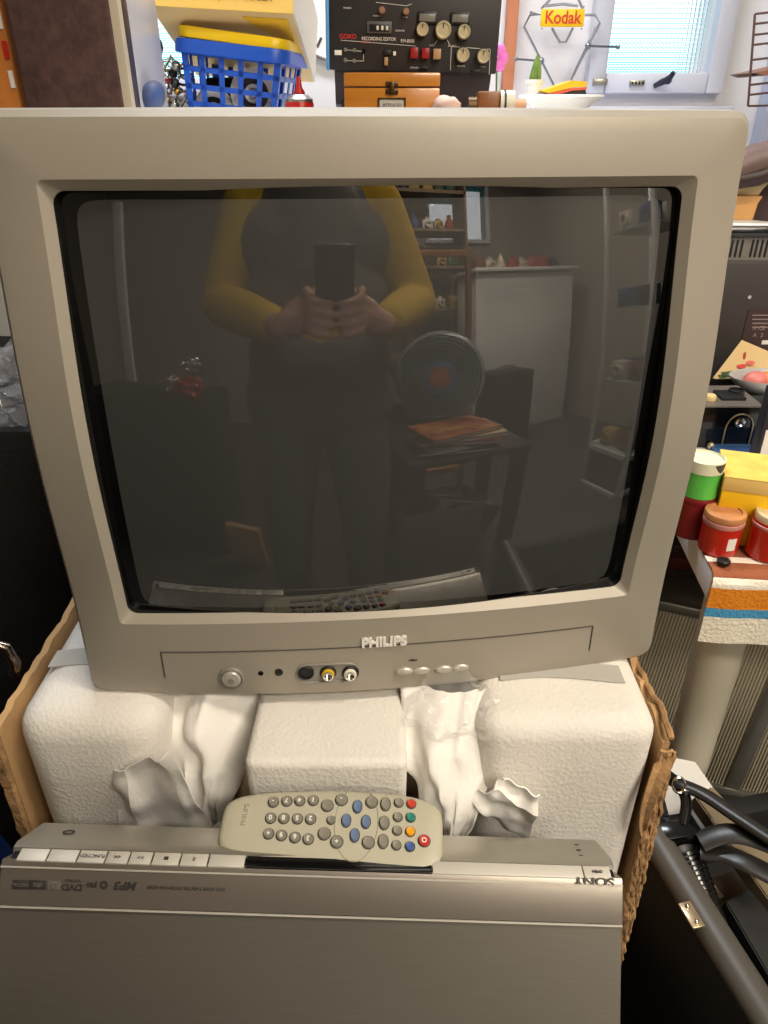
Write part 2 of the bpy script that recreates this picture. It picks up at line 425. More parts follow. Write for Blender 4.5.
# jack recess
mb = fmb(328, 671)
def cap2(hl, r, n=10):
    P = []
    for k in range(n + 1): a = R(-90 + 180 * k / n); P.append((hl + r * math.cos(a), r * math.sin(a)))
    for k in range(n + 1): a = R(90 + 180 * k / n); P.append((-hl + r * math.cos(a), r * math.sin(a)))
    return P
def capsule(mb, hl, r, h0, h1, mi=0): mb.prism(cap2(hl, r), h0, h1, lambda u, v, h: Vector((u, v, h)), mi)
rr = [[(u, v, h) for u, v in cap2(hl, r_)] for hl, r_, h in ((.0165, .0098, -.001), (.0165, .0098, .0014), (.0165, .0088, .002), (.0165, .0080, .0004))]
mb.rings(rr, cap1=True); mb.build('jack_recess', M_silver_d, tv)
for px_, col, nm in ((306, M_black, 'svideo_jack'), (328, mat('jack_yellow', (205, 165, 30), .35), 'video_jack'), (350, mat('jack_white', (225, 220, 205), .35), 'audio_jack')):
    j = disc(px_, 671, [(.0068, .0004), (.0068, .0016), (.0062, .0022), (.0052, .0024)] + ([(.0052, .001), (0, .001)] if nm == 'svideo_jack' else [(.0050, .0022), (.0036, .0022)]), M_black if nm == 'svideo_jack' else M_black, nm + '_base', 24)
    if nm != 'svideo_jack':
        disc(px_, 671, [(.0052, .001), (.0052, .0042), (.0042, .0044)], col, nm + '_collar', 24)
        disc(px_, 671, [(.0042, .001), (.0042, .0065), (.0032, .0065), (.0032, .003), (0, .003)], M_chrome, nm, 24)
for px_, py_ in ((404, 669), (421, 669), (443, 667), (460, 666)):
    mb = fmb(px_, py_); n = 24
    rr = [[(a * math.cos(t * 2 * math.pi / n), b * math.sin(t * 2 * math.pi / n), h) for t in range(n)] for a, b, h in ((.0072, .0034, 0), (.0072, .0034, .0018), (.006, .0026, .0028), (.002, .001, .003))]
    mb.rings(rr, cap1=True).build('control_button', M_button, tv)
def tvtext(s, px, py, size, m, ext=.0004, off=0, sx=1, lift=.0006, up=0):
    p = tvpt(px, py); x, z = p.x, p.z + up
    slope = (bulge(x + .002) - bulge(x - .002)) / .004
    q = fpt(x, z); q.y -= lift
    mt = Matrix.Translation(q) @ Matrix.Rotation(math.atan(slope), 4, 'Z') @ Matrix.Rotation(R(90), 4, 'X')
    return text(s, size, m, tv, None, ext=ext, mtx=mt, offset=off, sx=sx)
tvtext('PHILIPS', 384, 641, .0115, mat('logo_silver', (225, 222, 214), .4), ext=.0016, off=.0005, sx=1.0)
tvtext('VOLUME', 412, 680, .0028, M_ink, sx=1.1); tvtext('PROGRAM', 451, 677, .0028, M_ink, sx=1.1)
tvtext('VIDEO', 327, 683, .0024, M_ink); tvtext('AUDIO', 349, 682, .0024, M_ink); tvtext('MENU', 413, 659, .0024, M_ink)

# ================================================================ CARTON + FOAM
ct = thing('cardboard_box', 'torn open brown cardboard box holding the foam under the television', 'cardboard box', (-.04, .66, .44))
cx0, cx1, cy0, cy1, ch = -.275, .272, -.225, .26, .375
def torn(y0, y1, x, zt, th, seed, slope=0, hc=None):
    def fn(u, v):
        y = y0 + (y1 - y0) * u
        top = zt + slope * u + .006 * noise.noise(Vector((y * 60, seed, 0))) + .004 * noise.noise(Vector((y * 220, seed, 3)))
        if hc: top = hc(u, top)
        return Vector((x + .0015 * noise.noise(Vector((y * 25, v * 9, seed))), y, top * v))
    return MB().grid(fn, 60, 14, thick=th)
torn(cy0, cy1, cx0, .372, .006, 1).build('left_wall', M_card, ct)
torn(cy0 + .002, cy1, cx1, .365, .006, 5, hc=lambda u, t: t - .012 * max(0, 1 - u * 5) + .01 * math.exp(-((u - .06) / .03) ** 2)).build('right_wall', M_card, ct)
MB().box((0, cy1, .17), (cx1 - cx0, .006, .34)).build('back_wall', M_card, ct)
MB().box((0, cy0 + .03, .05), (cx1 - cx0 - .004, .006, .1)).build('front_wall', M_card, ct)
MB().box((0, .02, .006), (cx1 - cx0, cy1 - cy0, .006)).build('base', M_card, ct)
# ragged torn front edge of the right wall, with a peeled tongue
mb = MB()
for L in range(6):
    pts = []
    for k in range(110):
        t = k / 109; z = .352 - .35 * t
        pts.append(Vector((cx1 - .007 + L * .0020 + .0012 * noise.noise(Vector((z * 150, L * 9, 0))), cy0 - .003 + .004 * noise.noise(Vector((z * 90, L * 5, 4))) - .004 * math.sin(t * 3), z)))
    mb.tube(pts, lambda t, L=L: .0016 + .0012 * abs(noise.noise(Vector((t * 90, L, 9)))), 6)
mb.build('torn_edge', M_cardedge, ct)
def tongue(u, v):
    w_ = .013 * (1 - v) ** .7 + .001
    return Vector((cx1 - .004 - .012 * math.sin(v * 2.4) + (u - .5) * w_ * 1.2, cy0 - .004 - .014 * math.sin(v * 2.2) - abs(u - .5) * .006, .345 - .075 * v + (u - .5) * .01))
MB().grid(tongue, 6, 12, thick=.0015).build('peeled_flap', M_cardedge, ct)
mb = MB()
for L in range(2):
    mb.tube([Vector((cx0 + .004 * noise.noise(Vector((k * .7, L, 0))) - .002 + L * .004, cy0 - .001, .366 - .36 * k / 50)) for k in range(51)], .0035, 6)
mb.build('torn_edge', M_cardedge, ct)
mb = MB()
mb.tube([Vector((cx1 + .002 * noise.noise(Vector((k * .9, 1, 0))), cy0 + (cy1 - cy0) * k / 60, .362 + .005 * noise.noise(Vector((k * .5, 3, 0))) + (.008 * math.exp(-((k / 60 - .06) / .03) ** 2)))) for k in range(61)], lambda t: .0024 + .0016 * abs(noise.noise(Vector((t * 90, 1, 0)))), 6)
mb.build('torn_edge', M_cardedge, ct)

def foam_block(label, x0, x1, y0, y1, z0, z1, bev, taper=0, extra=None):
    f = thing('foam_block', label, 'foam packing', ((x0 + x1) / 2, (y0 + y1) / 2, z0), group='foam packing blocks')
    W_, D_, H_ = (x1 - x0) / 2, (y1 - y0) / 2, z1 - z0
    t = bmesh.new(); bmesh.ops.create_cube(t, size=2)
    for v in t.verts: v.co = Vector((v.co.x * W_, v.co.y * D_, (v.co.z + 1) / 2 * H_))
    bmesh.ops.bevel(t, geom=t.edges[:], offset=bev, segments=5, affect='EDGES', profile=.5)
    bmesh.ops.subdivide_edges(t, edges=[e for e in t.edges if e.calc_length() > .05], cuts=6, use_grid_fill=True)
    for v in t.verts:
        p = v.co; k = 1 - taper * (1 - p.z / H_)
        v.co = Vector((p.x * k, p.y, p.z)) + Vector((noise.noise(p * 25), noise.noise(p * 25 + Vector((5, 0, 0))), noise.noise(p * 25 + Vector((0, 9, 0))))) * .0016
    mb = MB(); mb._add(t, 0, True)
    if extra: extra(mb, W_, D_, H_)
    mb.build('block', M_foam, f)
    return f
FZ = .818
fl = foam_block('rounded white foam block at the left end of the cardboard box', -.303, -.180, .435, .89, .452, .822, .026, .14)
fr = foam_block('broad white foam block at the right end of the cardboard box', .075, .222, .430, .89, .452, .822, .020, .10)
fm = foam_block('square white foam block in the middle of the box, above the remote control', -.108, .018, .405, .86, .452, .808, .007, .02)
# steps moulded in the foam
MB().box((.01, .06, .3722), (.11, .33, .006), bev=.002).build('moulded_step', M_foam, fl)
# tape bands across the end blocks
def band(parent, x0, x1, y, zt, front, dr=.0):
    def fn(u, v):
        x = x0 + (x1 - x0) * u
        return Vector((x, y + .022 * v + .004 * math.sin(u * 4), zt + .0012 + .0006 * noise.noise(Vector((u * 20, v * 3, 0)))))
    return MB().grid(fn, 24, 2, thick=.0008).build('tape_strip', mat('grey_tape', (190, 188, 180), .35, alpha=.8), parent)
band(fl, -.05, .04, -.165, .370, 0); band(fr, -.05, .055, -.18, .3705, 0)
# crumpled foam sheets between the blocks
def sheet(label, px0, px1, pyt, pyb, Y, seed, tip):
    a = at(px0, pyt, Y); b = at(px1, pyt, Y); c = at(tip, pyb, Y - .01)
    o = Vector((c.x, Y, c.z)); mid = (a + b) / 2
    def fn(u, v):
        top = a.lerp(b, u) - o; top.x += .0; bot = Vector((0, 0, 0))
        k = v ** .8
        p = top.lerp(bot, v)
        w_ = 1 - .80 * v ** 2.6
        p.x = bot.x + (top.x - 0) * w_ + (0) 
        p.z = top.z * (1 - v)
        n = noise.noise(Vector((u * 2.5 + seed, v * 2.0, 0))); n2 = noise.noise(Vector((u * 7, v * 5 + seed, 2)))
        fold = abs(math.sin(u * 6.5 + v * 2 + seed)) * .007
        p.y = .055 * (1 - v) ** 2.5 - .018 * math.sin(u * math.pi) * (1 - .3 * v) + n * .018 + n2 * .006 - fold * v
        p.x += n2 * .006 + n * .01; p.z += .010 * noise.noise(Vector((u * 5, seed, 1))) * (.3 + v)
        return p
    t = MB().grid(fn, 40, 34, thick=.0012).build('foam_sheet', M_sheet, None, loc=o)
    return tag(t, label, 'packing sheet', 'thin packing sheets')
sheet('crumpled white packing sheet hanging between left and middle foam blocks', 156, 250, 698, 826, .455, 3.1, 208)
sheet('crumpled white packing sheet hanging between middle and right foam blocks', 402, 506, 726, 842, .43, 8.4, 448)
def scrap(label, corners, Y, seed):
    P = [at(x, y, Y - dy) for x, y, dy in corners]; o = sum(P, Vector()) / 4
    def fn(u, v):
        p = P[0].lerp(P[1], u).lerp(P[3].lerp(P[2], u), v) - o
        p.y += .010 * noise.noise(Vector((u * 3, v * 3, seed))) + .006 * abs(math.sin(u * 5 + seed))
        return p
    return tag(MB().grid(fn, 22, 18, thick=.001).build('foam_sheet', M_sheet, None, loc=o), label, 'packing sheet', 'thin packing sheets')
scrap('folded packing sheet corner low between left foam block and middle', [(112, 775, .0), (168, 756, .02), (214, 838, .0), (118, 838, .0)], .428, 2)
scrap('folded packing sheet corner low beside the right foam block', [(470, 800, .0), (505, 785, .015), (541, 800, .02), (530, 846, .0)], .424, 6)
# dark hollow behind the sheets: the tray of the box is in shade; clear plastic bag by the right block
pb = crumple((0, 0, 0), (.034, .03, .020), 4.2, .5, 4).build('plastic_bag', mat('bag_film', (225, 222, 215), .08, alpha=.16, spec=1), None, loc=at(452, 706, .46))
tag(pb, 'crinkled clear plastic bag tucked under the television between foam blocks', 'plastic bag')

# ================================================================ DVD UNIT (upended, leaning on the box)
DN = CAM + ray(312, 863) * .512
LEAN = R(32)
dvd = thing('disc_player', 'upended brushed silver disc player leaning on the box in the foreground', 'disc player', mw=Matrix.Translation(DN) @ (Matrix.Rotation(-LEAN, 4, 'X') @ Matrix.Rotation(R(1.75), 4, 'Y')))
# local: x right, y into the unit (thickness), z up along the cover; origin = middle of the cover's upper edge
DW = .430; DT = .062; DH = .37
def fb(u, v, h): return Vector((h, u, v))
prof = [(0, -.034), (0, -DH), (DT, -DH), (DT, -.012), (DT - .004, -.006), (.010, .0), (.0035, -.0035)]
MB().prism([(0.0016, -.0365), (0.0016, -DH), (DT, -DH), (DT, -.0365)], -DW / 2, DW / 2, fb).build('top_cover', M_brushed, dvd)
MB().prism([(0, -.0345), (0, -.008), (.0015, -.0045), (DT, -.014), (DT, -.0345)], -DW / 2, DW / 2, fb).build('front_fascia', mat('brushed_fascia', (150, 143, 134), .34, .7, bump=.05, bscale=300, stretch=(1, 25, 25)), dvd)
MB().box((0, -.0004, -.0356), (DW, .0014, .0010)).build('bright_edge', mat('edge_light', (206, 202, 192), .35, .2), dvd)
MB().box((0, -.0004, -.0088), (DW, .0010, .0009)).build('bright_edge', mat('edge_light', (206, 202, 192), .35, .2), dvd)
# sloping front panel cap
MB().prism([(.0105, -.0055), (.0105, .0005), (.016, .0025), (DT - .005, .0005), (DT - .001, -.006), (DT - .001, -.012)], -DW / 2 + .003, DW / 2 - .003, fb).build('front_panel', M_brushed2, dvd)
def strip(x0, x1, m, name, y0=.0012, y1=.0100, z0=-.0062, z1=-.0012, lift=0):
    # a key lying on the chamfer between cover and panel
    d = Vector((0, y1 - y0, z1 - z0)); n = Vector((0, -(z1 - z0), (y1 - y0))).normalized()
    c = Vector(((x0 + x1) / 2, (y0 + y1) / 2, (z0 + z1) / 2)) + n * (.0008 + lift)
    ang = math.atan2(z1 - z0, y1 - y0)
    return MB().box(c, (x1 - x0, d.length * .96, .0022), rot=(ang, 0, 0), bev=.0004).build(name, m, dvd), c, ang
MB().prism([(.001, -.0065), (.0105, -.0025), (.0105, -.008), (.001, -.010)], -DW / 2 + .004, DW / 2 - .004, fb).build('strip_bed', M_blackgloss, dvd)
M_key = mat('key_silver', (214, 210, 200), .5, .3)
xs = [-.205, -.181, -.156, -.134, -.115, -.092, -.068, -.045]
xs2 = [18, 48, 78, 106, 129, 152, 180, 208, 245]
def dx(px): return (px - 312) / 740 * .518
M_sm = M_inkblack
for i in range(8):
    o, c, ang = strip(dx(xs2[i]) + .0006, dx(xs2[i + 1]) - .0006, M_key, 'key')
    s = ['', '', 'FUNCTION', '<<', '>>', 'S', 'II', ''][i]
    if s and s != 'S':
        mt = Matrix.Translation(c + Vector((0, -.0008, .0016))) @ Matrix.Rotation(ang, 4, 'X') @ Matrix.Rotation(R(180), 4, 'Z')
        text(s, .0036 if len(s) > 3 else .0042, M_ink, dvd, None, mtx=mt, ext=.0001)
    elif s: MB().box(c + Vector((0, -.0007, .0014)), (.003, .0024, .0004), rot=(ang, 0, 0)).build('stop_symbol', M_ink, dvd)
strip(dx(245) + .0006, dx(431), M_blackgloss, 'display_window', lift=-.0006)
strip(dx(431) + .0005, dx(582) - .0004, M_key, 'chrome_strip')
o, c, ang = strip(dx(582) + .0004, dx(609), M_key, 'open_key')
text('OPEN', .0028, M_ink, dvd, None, mtx=Matrix.Translation(c + Vector((0, -.0008, .0016))) @ Matrix.Rotation(ang, 4, 'X') @ Matrix.Rotation(R(180), 4, 'Z'))
def onfascia(px, py):
    n = (dvd.matrix_world if False else DM).to_3x3() @ Vector((0, -1, 0))
    p = onplane(px, py, DM @ Vector((0, 0, 0)), n); return DM.inverted() @ p
DM = Matrix.Translation(DN) @ (Matrix.Rotation(-LEAN, 4, 'X') @ Matrix.Rotation(R(1.75), 4, 'Y'))
def ftext(s, px, py, size, m=M_ink, ext=.0002, off=0, sx=1, shear=0, y=-.0003):
    q = onfascia(px, py); mt = Matrix.Translation((q.x, y, q.z)) @ Matrix.Rotation(R(180), 4, 'Y') @ Matrix.Rotation(R(90), 4, 'X')
    return text(s, size, m, dvd, None, mtx=mt, ext=ext, offset=off, sx=sx, shear=shear)
ftext('SONY', 594, 881, .0078, mat('sony_ink', (96, 92, 86), .4), off=.0002, sx=1.35, y=-.0006)
for px_, inv in ((21, 0), (38, 1), (54, 0)):
    q = onfascia(px_, 884 + .02 * px_)
    MB().box((q.x, -.0002, q.z), (.0115 if px_ != 54 else .009, .0008, .0062), bev=.0002).build('format_badge', M_ink if px_ != 54 else mat('badge_grey', (112, 108, 102), .5), dvd)
    ftext({21: 'DIGITAL', 38: 'dts', 54: 'PL'}[px_], px_, 884 + .02 * px_, .0030 if px_ == 21 else .0052, M_brushed2, y=-.0008)
ftext('DVD', 72, 887, .0058, off=.0002, sx=1.2); ftext('VIDEO', 73, 880.5, .0026, sx=1.5)
ftext('JPEG', 92, 884.5, .0042, off=.0002, sx=.8); ftext('R4', 86, 884.5, .001)
mb = MB(); q = onfascia(104, 884.8); mb.lathe([(.0028, 0), (.0028, .0006), (.0012, .0006), (.0012, 0)], c=(q.x, 0, q.z), axis=(0, -1, 0), n=24).build('disc_badge', M_ink, dvd)
ftext('MP3', 126, 885.5, .0075, off=.0003, shear=.25, sx=1.15)
ftext('DVD HOME THEATRE SYSTEM DAV-SB200', 186, 888, .0033, sx=.88)
# little power symbols on the panel
mb = MB()
mb.tube([Vector((dx(50) + .004 * math.cos(a * .4), .035 + .003 * math.sin(a * .4), .0025)) for a in range(16)], .0006, 5)
mb.build('power_symbol', M_ink, dvd)
for k, (yy, ll) in enumerate(((.022, .0012), (.032, .0016), (.042, .0012))):
    MB().box((dx(586) + .001 * k, yy, .0022), (.003, ll, .0005)).build('eject_symbol', M_ink, dvd)

# ================================================================ REMOTE CONTROL
rt = -R(13.5); RC = CAM + ray(331, 829) * .537
ey = Vector((0, math.cos(rt), -math.sin(rt))); ez = Vector((0, math.sin(rt), math.cos(rt))); ez = Vector((1, 0, 0)).cross(ey)
ang = -R(3.6)
RM = Matrix((Vector((1, 0, 0)), ey, ez)).transposed().to_4x4()
RM = Matrix.Translation(RC) @ RM @ Matrix.Rotation(ang, 4, 'Z')
rem = thing('remote_control', 'pale grey remote control with round keys lying on the disc player edge', 'remote control', mw=RM)
RIv = RM.inverted()
def rl(px, py, h=.0):
    q = RIv @ onplane(px, py, RM @ Vector((0, 0, h)), ez); return q
L0 = rl(220, 822).x; L1 = rl(443, 838).x
rmid = rl(331, 786).y, rl(331, 866).y
def rout(sc, z):
    P = []; n = 72; ax = (L1 - L0) / 2; cx = (L0 + L1) / 2
    for k in range(n):
        a = 2 * math.pi * k / n; c, s = math.cos(a), math.sin(a)
        X = math.copysign(abs(c) ** .42, c); Yv = math.copysign(abs(s) ** .42, s)
        hw = .0285 + .0028 * math.cos((X - .35) * 1.5)
        hw -= .0035 * max(0, -X)
        P.append((cx + X * (ax - (1 - sc)), Yv * (hw - (1 - sc)), z))
    return P
rs = [rout(1 - .012, -.019), rout(1 - .005, -.018), rout(1 - .001, -.012), rout(1, -.005)]
MB().rings(rs, cap0=True).build('lower_shell', mat('remote_shell', (140, 136, 118), .5), rem)
rs = [rout(1, -.005), rout(1, -.0035), rout(1 - .0015, -.001), rout(1 - .004, 0.0002), rout(1 - .012, .0006)]
MB().rings(rs, cap1=True).build('upper_shell', M_remote, rem)
def rb(cxp, cyp, a, b, m, h=.0026, name='key', rot=0, sym=None):
    q = rl(200 + cxp / 2.954, 770 + cyp / 2.954); n = 20
    mb = MB(); mb.X = Matrix.Translation((q.x, q.y, .0004)) @ Matrix.Rotation(rot, 4, 'Z')
    rr = [[(aa * math.cos(t * 2 * math.pi / n), bb * math.sin(t * 2 * math.pi / n), hh) for t in range(n)] for aa, bb, hh in ((a, b, 0), (a, b, h * .6), (a * .85, b * .85, h), (a * .5, b * .5, h * .92))]
    mb.rings(rr, cap1=True); o = mb.build(name, m, rem)
    # dark seat ring
    mb = MB(); mb.X = Matrix.Translation((q.x, q.y, .0006)) @ Matrix.Rotation(rot, 4, 'Z')
    mb.rings([[(aa * math.cos(t * 2 * math.pi / n), bb * math.sin(t * 2 * math.pi / n), hh) for t in range(n)] for aa, bb, hh in ((a + .0007, b + .0007, 0), (a + .0007, b + .0007, .0003), (a, b, .0003))])
    mb.build('key_surround', M_ink, o)
    if sym:
        text(sym, .0048, M_whitepl, o, None, mtx=Matrix.Translation((q.x, q.y, .0004 + h)) @ Matrix.Rotation(R(180), 4, 'Z'), ext=.0001, name='key_symbol', offset=.00012)
D = .0034
for (x, y), s in zip(((217, 97), (257, 94), (295, 93), (335, 92), (209, 144), (248, 145), (288, 146), (327, 147), (203, 190), (241, 195), (281, 201), (320, 206)), '- 7 4 1 0 8 5 2 + 9 6 3'.split()):
    rb(x, y, .0036, .0036, M_rbut, sym=s)
for x, y, s in ((376, 107, None), (367, 190, None), (418, 90, '-'), (404, 214, '+'), (507, 97, None), (497, 216, None)): rb(x, y, .0042, .0042, M_rbut, sym=s)
rb(387, 150, .0028, .0028, M_rbut)
for x, y in ((548, 103), (544, 158), (541, 213)): rb(x, y, .0034, .0048, M_rbut)
for x, y in ((587, 99), (584, 141), (582, 181), (580, 224)): rb(x, y, .0031, .0031, M_rbut)
for x, y, s in ((465, 110, '<'), (432, 151, None), (490, 155, None), (457, 195, '>')): rb(x, y, .0031, .0047, M_rblue, name='arrow_key')
for x, y, c, nm in ((624, 102, (196, 60, 48), 'red_key'), (622, 142, (40, 128, 112), 'green_key'), (621, 184, (240, 160, 20), 'orange_key'), (620, 228, (66, 92, 150), 'blue_key')):
    rb(x, y, .0032, .0032, mat(nm, c, .3), name=nm)
rb(662, 211, .0040, .0040, mat('power_red', (190, 50, 42), .3), name='power_key', sym='O')
q = rl(245, 815); text('PHILIPS', .0052, mat('remote_print', (140, 136, 118), .4), rem, None, mtx=Matrix.Translation((q.x, q.y, .0007)) @ Matrix.Rotation(R(-90), 4, 'Z') @ Matrix.Rotation(R(180), 4, 'Z'), ext=.0001)
# oval ridge round the arrow pad, seam
qc = rl(200 + 462 / 2.954, 770 + 157 / 2.954)
mb = MB(); mb.tube([Vector((qc.x + .0158 * math.cos(k * math.pi / 20), qc.y + .0300 * math.sin(k * math.pi / 20) * .93, .0006)) for k in range(40)], .00035, 5, closed=True)
mb.build('pad_outline', mat('pad_line', (150, 145, 126), .4), rem)

# ================================================================ THINGS ON THE WORKBENCH (behind)
# brown speaker
def box_px(px0, px1, Y, pyref):
    a = at(px0, pyref, Y); b = at(px1, pyref, Y); return a.x, b.x
x0, x1 = box_px(18, 126, 1.12, 60)
sp = thing('loudspeaker', 'brown cloth fronted loudspeaker on the bench beside the orange post', 'loudspeaker', ((x0 + x1) / 2, 1.12, BZ))
ww = x1 - x0
MB().box((0, .008, .23), (ww, .016, .46), bev=.002).build('front_frame', mat('speaker_edge', (196, 184, 164), .4), sp)
MB().box((0, .028, .23), (ww, .024, .46), bev=.002).build('dark_band', mat('dark_frame', (52, 46, 50), .4), sp)
MB().box((0, .115, .23), (ww - .001, .15, .46), bev=.003).build('cabinet', M_greypanel, sp)
MB().box((-.004, -.003, .235), (ww - .014, .010, .45), bev=.003).build('grille', M_grille, sp)
# wooden post with torn stickers
a = at(3, 60, 1.15); b = at(17, 60, 1.15)
po = thing('wooden_post', 'orange varnished wooden post at the upper left edge', 'wooden post', ((a.x + b.x) / 2 - .015, 1.16, BZ))
MB().box((0, 0, .24), (b.x - a.x + .03, .05, .48), bev=.004).build('post', M_wood, po)
mb = MB()
for k in range(11): mb.box(((b.x - a.x) / 2 + .010, -.0265, .08 + .033 * k), (.006, .002, .02), mi=k % 2)
mb.build('sticker_edge', [M_paper, M_red], po)
p = at(140, 97, 1.29)
bt = tag(MB().sph((0, 0, 0), 1, sc=(.016, .03, .022), n=20).build('blue_reflection', mat('dull_blue', (62, 88, 150), .6, var=.4, vscale=30, rgb2=(70, 70, 76)), None, loc=(at(144, 97, 1.2).x + .012, 1.2, at(144, 97, 1.2).z), rot=(0, R(30), 0)), 'dull blue blob put in for a reflection on the grey side of the loudspeaker', 'painted reflection')  # blob standing in for a blurry blue reflection on the glossy side
# small storage box under the blue reflection blob + tangle of jewellery wire
p0 = at(162, 100, 1.45)
mb = MB()
for k in range(60):
    c = Vector((random.uniform(-.045, .05), random.uniform(-.03, .03), random.uniform(0, .135))); r_ = random.uniform(.006, .018); e = Euler((random.random() * 6, random.random() * 6, 0)).to_matrix()
    if c.z > .10: c.x *= .6
    mb.tube([c + e @ Vector((r_ * math.cos(t * .6), r_ * math.sin(t * .6), .004 * math.sin(t))) for t in range(11)], random.choice((.001, .0016, .0022)), 5, mi=k % 4)
for k in range(26):
    mb.sph((random.uniform(-.045, .05), random.uniform(-.03, .02), random.uniform(0, .12)), random.uniform(.004, .009), mi=(k * 7) % 6, n=8)
jw = mb.build('trinket_tangle', [M_chrome, mat('brass', (180, 140, 70), .3, .9), M_black, M_alu, mat('pinkred', (210, 60, 60), .4), M_paper], None, loc=(p0.x, 1.45, BZ))
tag(jw, 'tangle of metal trinkets and wire left of the blue basket', 'trinkets', kind='stuff')

# --- baskets
bx0, bx1 = at(176, 70, 1.40).x, at(286, 70, 1.40).x
bw = (bx1 - bx0); bz = BZ - .002
ba = thing('storage_basket', 'blue slotted plastic basket full of film reels', 'basket', ((bx0 + bx1) / 2, 1.48, BZ + .012), rot=(0, R(6), R(-6)))
HB = .119
def basket(parent, m, W0, D0, W1_, D1_, H, z0, grid=True, rimh=.016):
    # four slotted walls built from bars and bands, plus floor and rolled rim
    mb = MB()
    def wall(f, nb):
        # f(u,z)->3d ; u in -1..1
        th = .0022
        for z_a, z_b in ((0, .010), (.030, .038), (.055, .063), (.080, .088), (H - .016, H)):
            mb.grid(lambda u, v: f(-1 + 2 * u, z_a + (z_b - z_a) * v), 12, 1, thick=th, smooth=False)
        for k in range(nb + 1):
            u = -1 + 2 * k / nb; hw = .055 if 0 < k < nb else .13
            ua, ub = max(-1, u - hw), min(1, u + hw)
            mb.grid(lambda a_, v: f(ua + (ub - ua) * a_, H * v), 1, 6, thick=th, smooth=False)
    def dims(z): k = z / H; return W0 + (W1_ - W0) * k, D0 + (D1_ - D0) * k
    for sg in (-1, 1):
        wall(lambda u, z, sg=sg: Vector((u * dims(z)[0] / 2, sg * dims(z)[1] / 2, z)), 5)
        wall(lambda u, z, sg=sg: Vector((sg * dims(z)[0] / 2, u * dims(z)[1] / 2, z)), 4)
    mb.box((0, 0, .001), (W0, D0, .002))
    mb.build('basket_wall', m, parent)
def rim(parent, m, W, D, z, hgt, out, name='rim', r=.02):
    n = 48
    def outl(w_, d_, z_, r_):
        P = []
        for cx, cy, a0 in ((w_ - r_, d_ - r_, 0), (-w_ + r_, d_ - r_, 90), (-w_ + r_, -d_ + r_, 180), (w_ - r_, -d_ + r_, 270)):
            for k in range(9): a = R(a0 + 90 * k / 8); P.append((cx + r_ * math.cos(a), cy + r_ * math.sin(a), z_))
        return P
    w_, d_ = W / 2, D / 2
    MB().rings([outl(w_, d_, z, r), outl(w_ + .002, d_ + .002, z + hgt * .9, r), outl(w_ + out, d_ + out, z + hgt, r + out), outl(w_ + out + .002, d_ + out + .002, z + hgt * .75, r + out), outl(w_ + out + .002, d_ + out + .002, z - hgt * .1, r + out), outl(w_ + out, d_ + out, z - hgt * .1, r + out)]).build(name, m, parent)
basket(ba, M_blue, bw * .80, .15, bw * .93, .17, HB, 0)
rim(ba, M_blue, bw * .94, .175, HB - .012, .018, .009)
yb = thing('storage_basket', 'yellow plastic basket nested inside the blue one, only its rim showing', 'basket', ba.location + Vector((0, 0, .012)), rot=(0, R(7), R(-6)))
rim(yb, M_yellow, bw * .90, .165, HB - .004, .014, .009)
mb = MB()
def outl2(w_, d_, z_, r_=.02):
    P = []
    for cx, cy, a0 in ((w_ - r_, d_ - r_, 0), (-w_ + r_, d_ - r_, 90), (-w_ + r_, -d_ + r_, 180), (w_ - r_, -d_ + r_, 270)):
        for k in range(9): a = R(a0 + 90 * k / 8); P.append((cx + r_ * math.cos(a), cy + r_ * math.sin(a), z_))
    return P
mb.rings([outl2(bw * .44, .08, HB - .002), outl2(bw * .43, .078, HB - .02)]).build('basket_wall', M_yellow, yb)
# reels inside the blue basket
def reel(label, c, r_, rot, cat='film reel'):
    t = thing('film_reel', label, cat, c, rot=rot, group='film reels in the blue basket')
    MB().lathe([(r_, -.005), (r_, -.003), (r_ * .75, -.003), (r_ * .72, 0), (r_ * .75, .003), (r_, .003), (r_, .005), (r_ * .3, .005), (r_ * .2, .002), (r_ * .2, -.005), (r_, -.005)], axis=(0, -1, 0), n=36).build('flange', M_whitepl, t)
    MB().lathe([(r_ * .66, -.0062), (r_ * .66, .0062), (r_ * .38, .0062), (r_ * .38, -.0062), (r_ * .66, -.0062)], axis=(0, -1, 0), n=36).build('film', M_black, t)
    MB().lathe([(r_ * .18, -.0068), (r_ * .18, .0068), (r_ * .08, .0068), (r_ * .08, -.0068)], axis=(0, -1, 0), n=20).build('hub', M_alu, t)
bo = ba.location
reel('white film reel standing at the right inside the blue basket', (bo.x + .028, bo.y - .045, bo.z + .055), .038, (0, 0, R(10)))
reel('white film reel lying lower left inside the blue basket', (bo.x - .04, bo.y - .04, bo.z + .035), .032, (R(30), 0, 0))
tag(MB().box((0, 0, 0), (bw * .6, .06, .07), bev=.01).build('dark_case', M_blackmatt, None, loc=(bo.x - .01, bo.y + .02, bo.z + .045)), 'black case lying behind the reels in the blue basket', 'case')
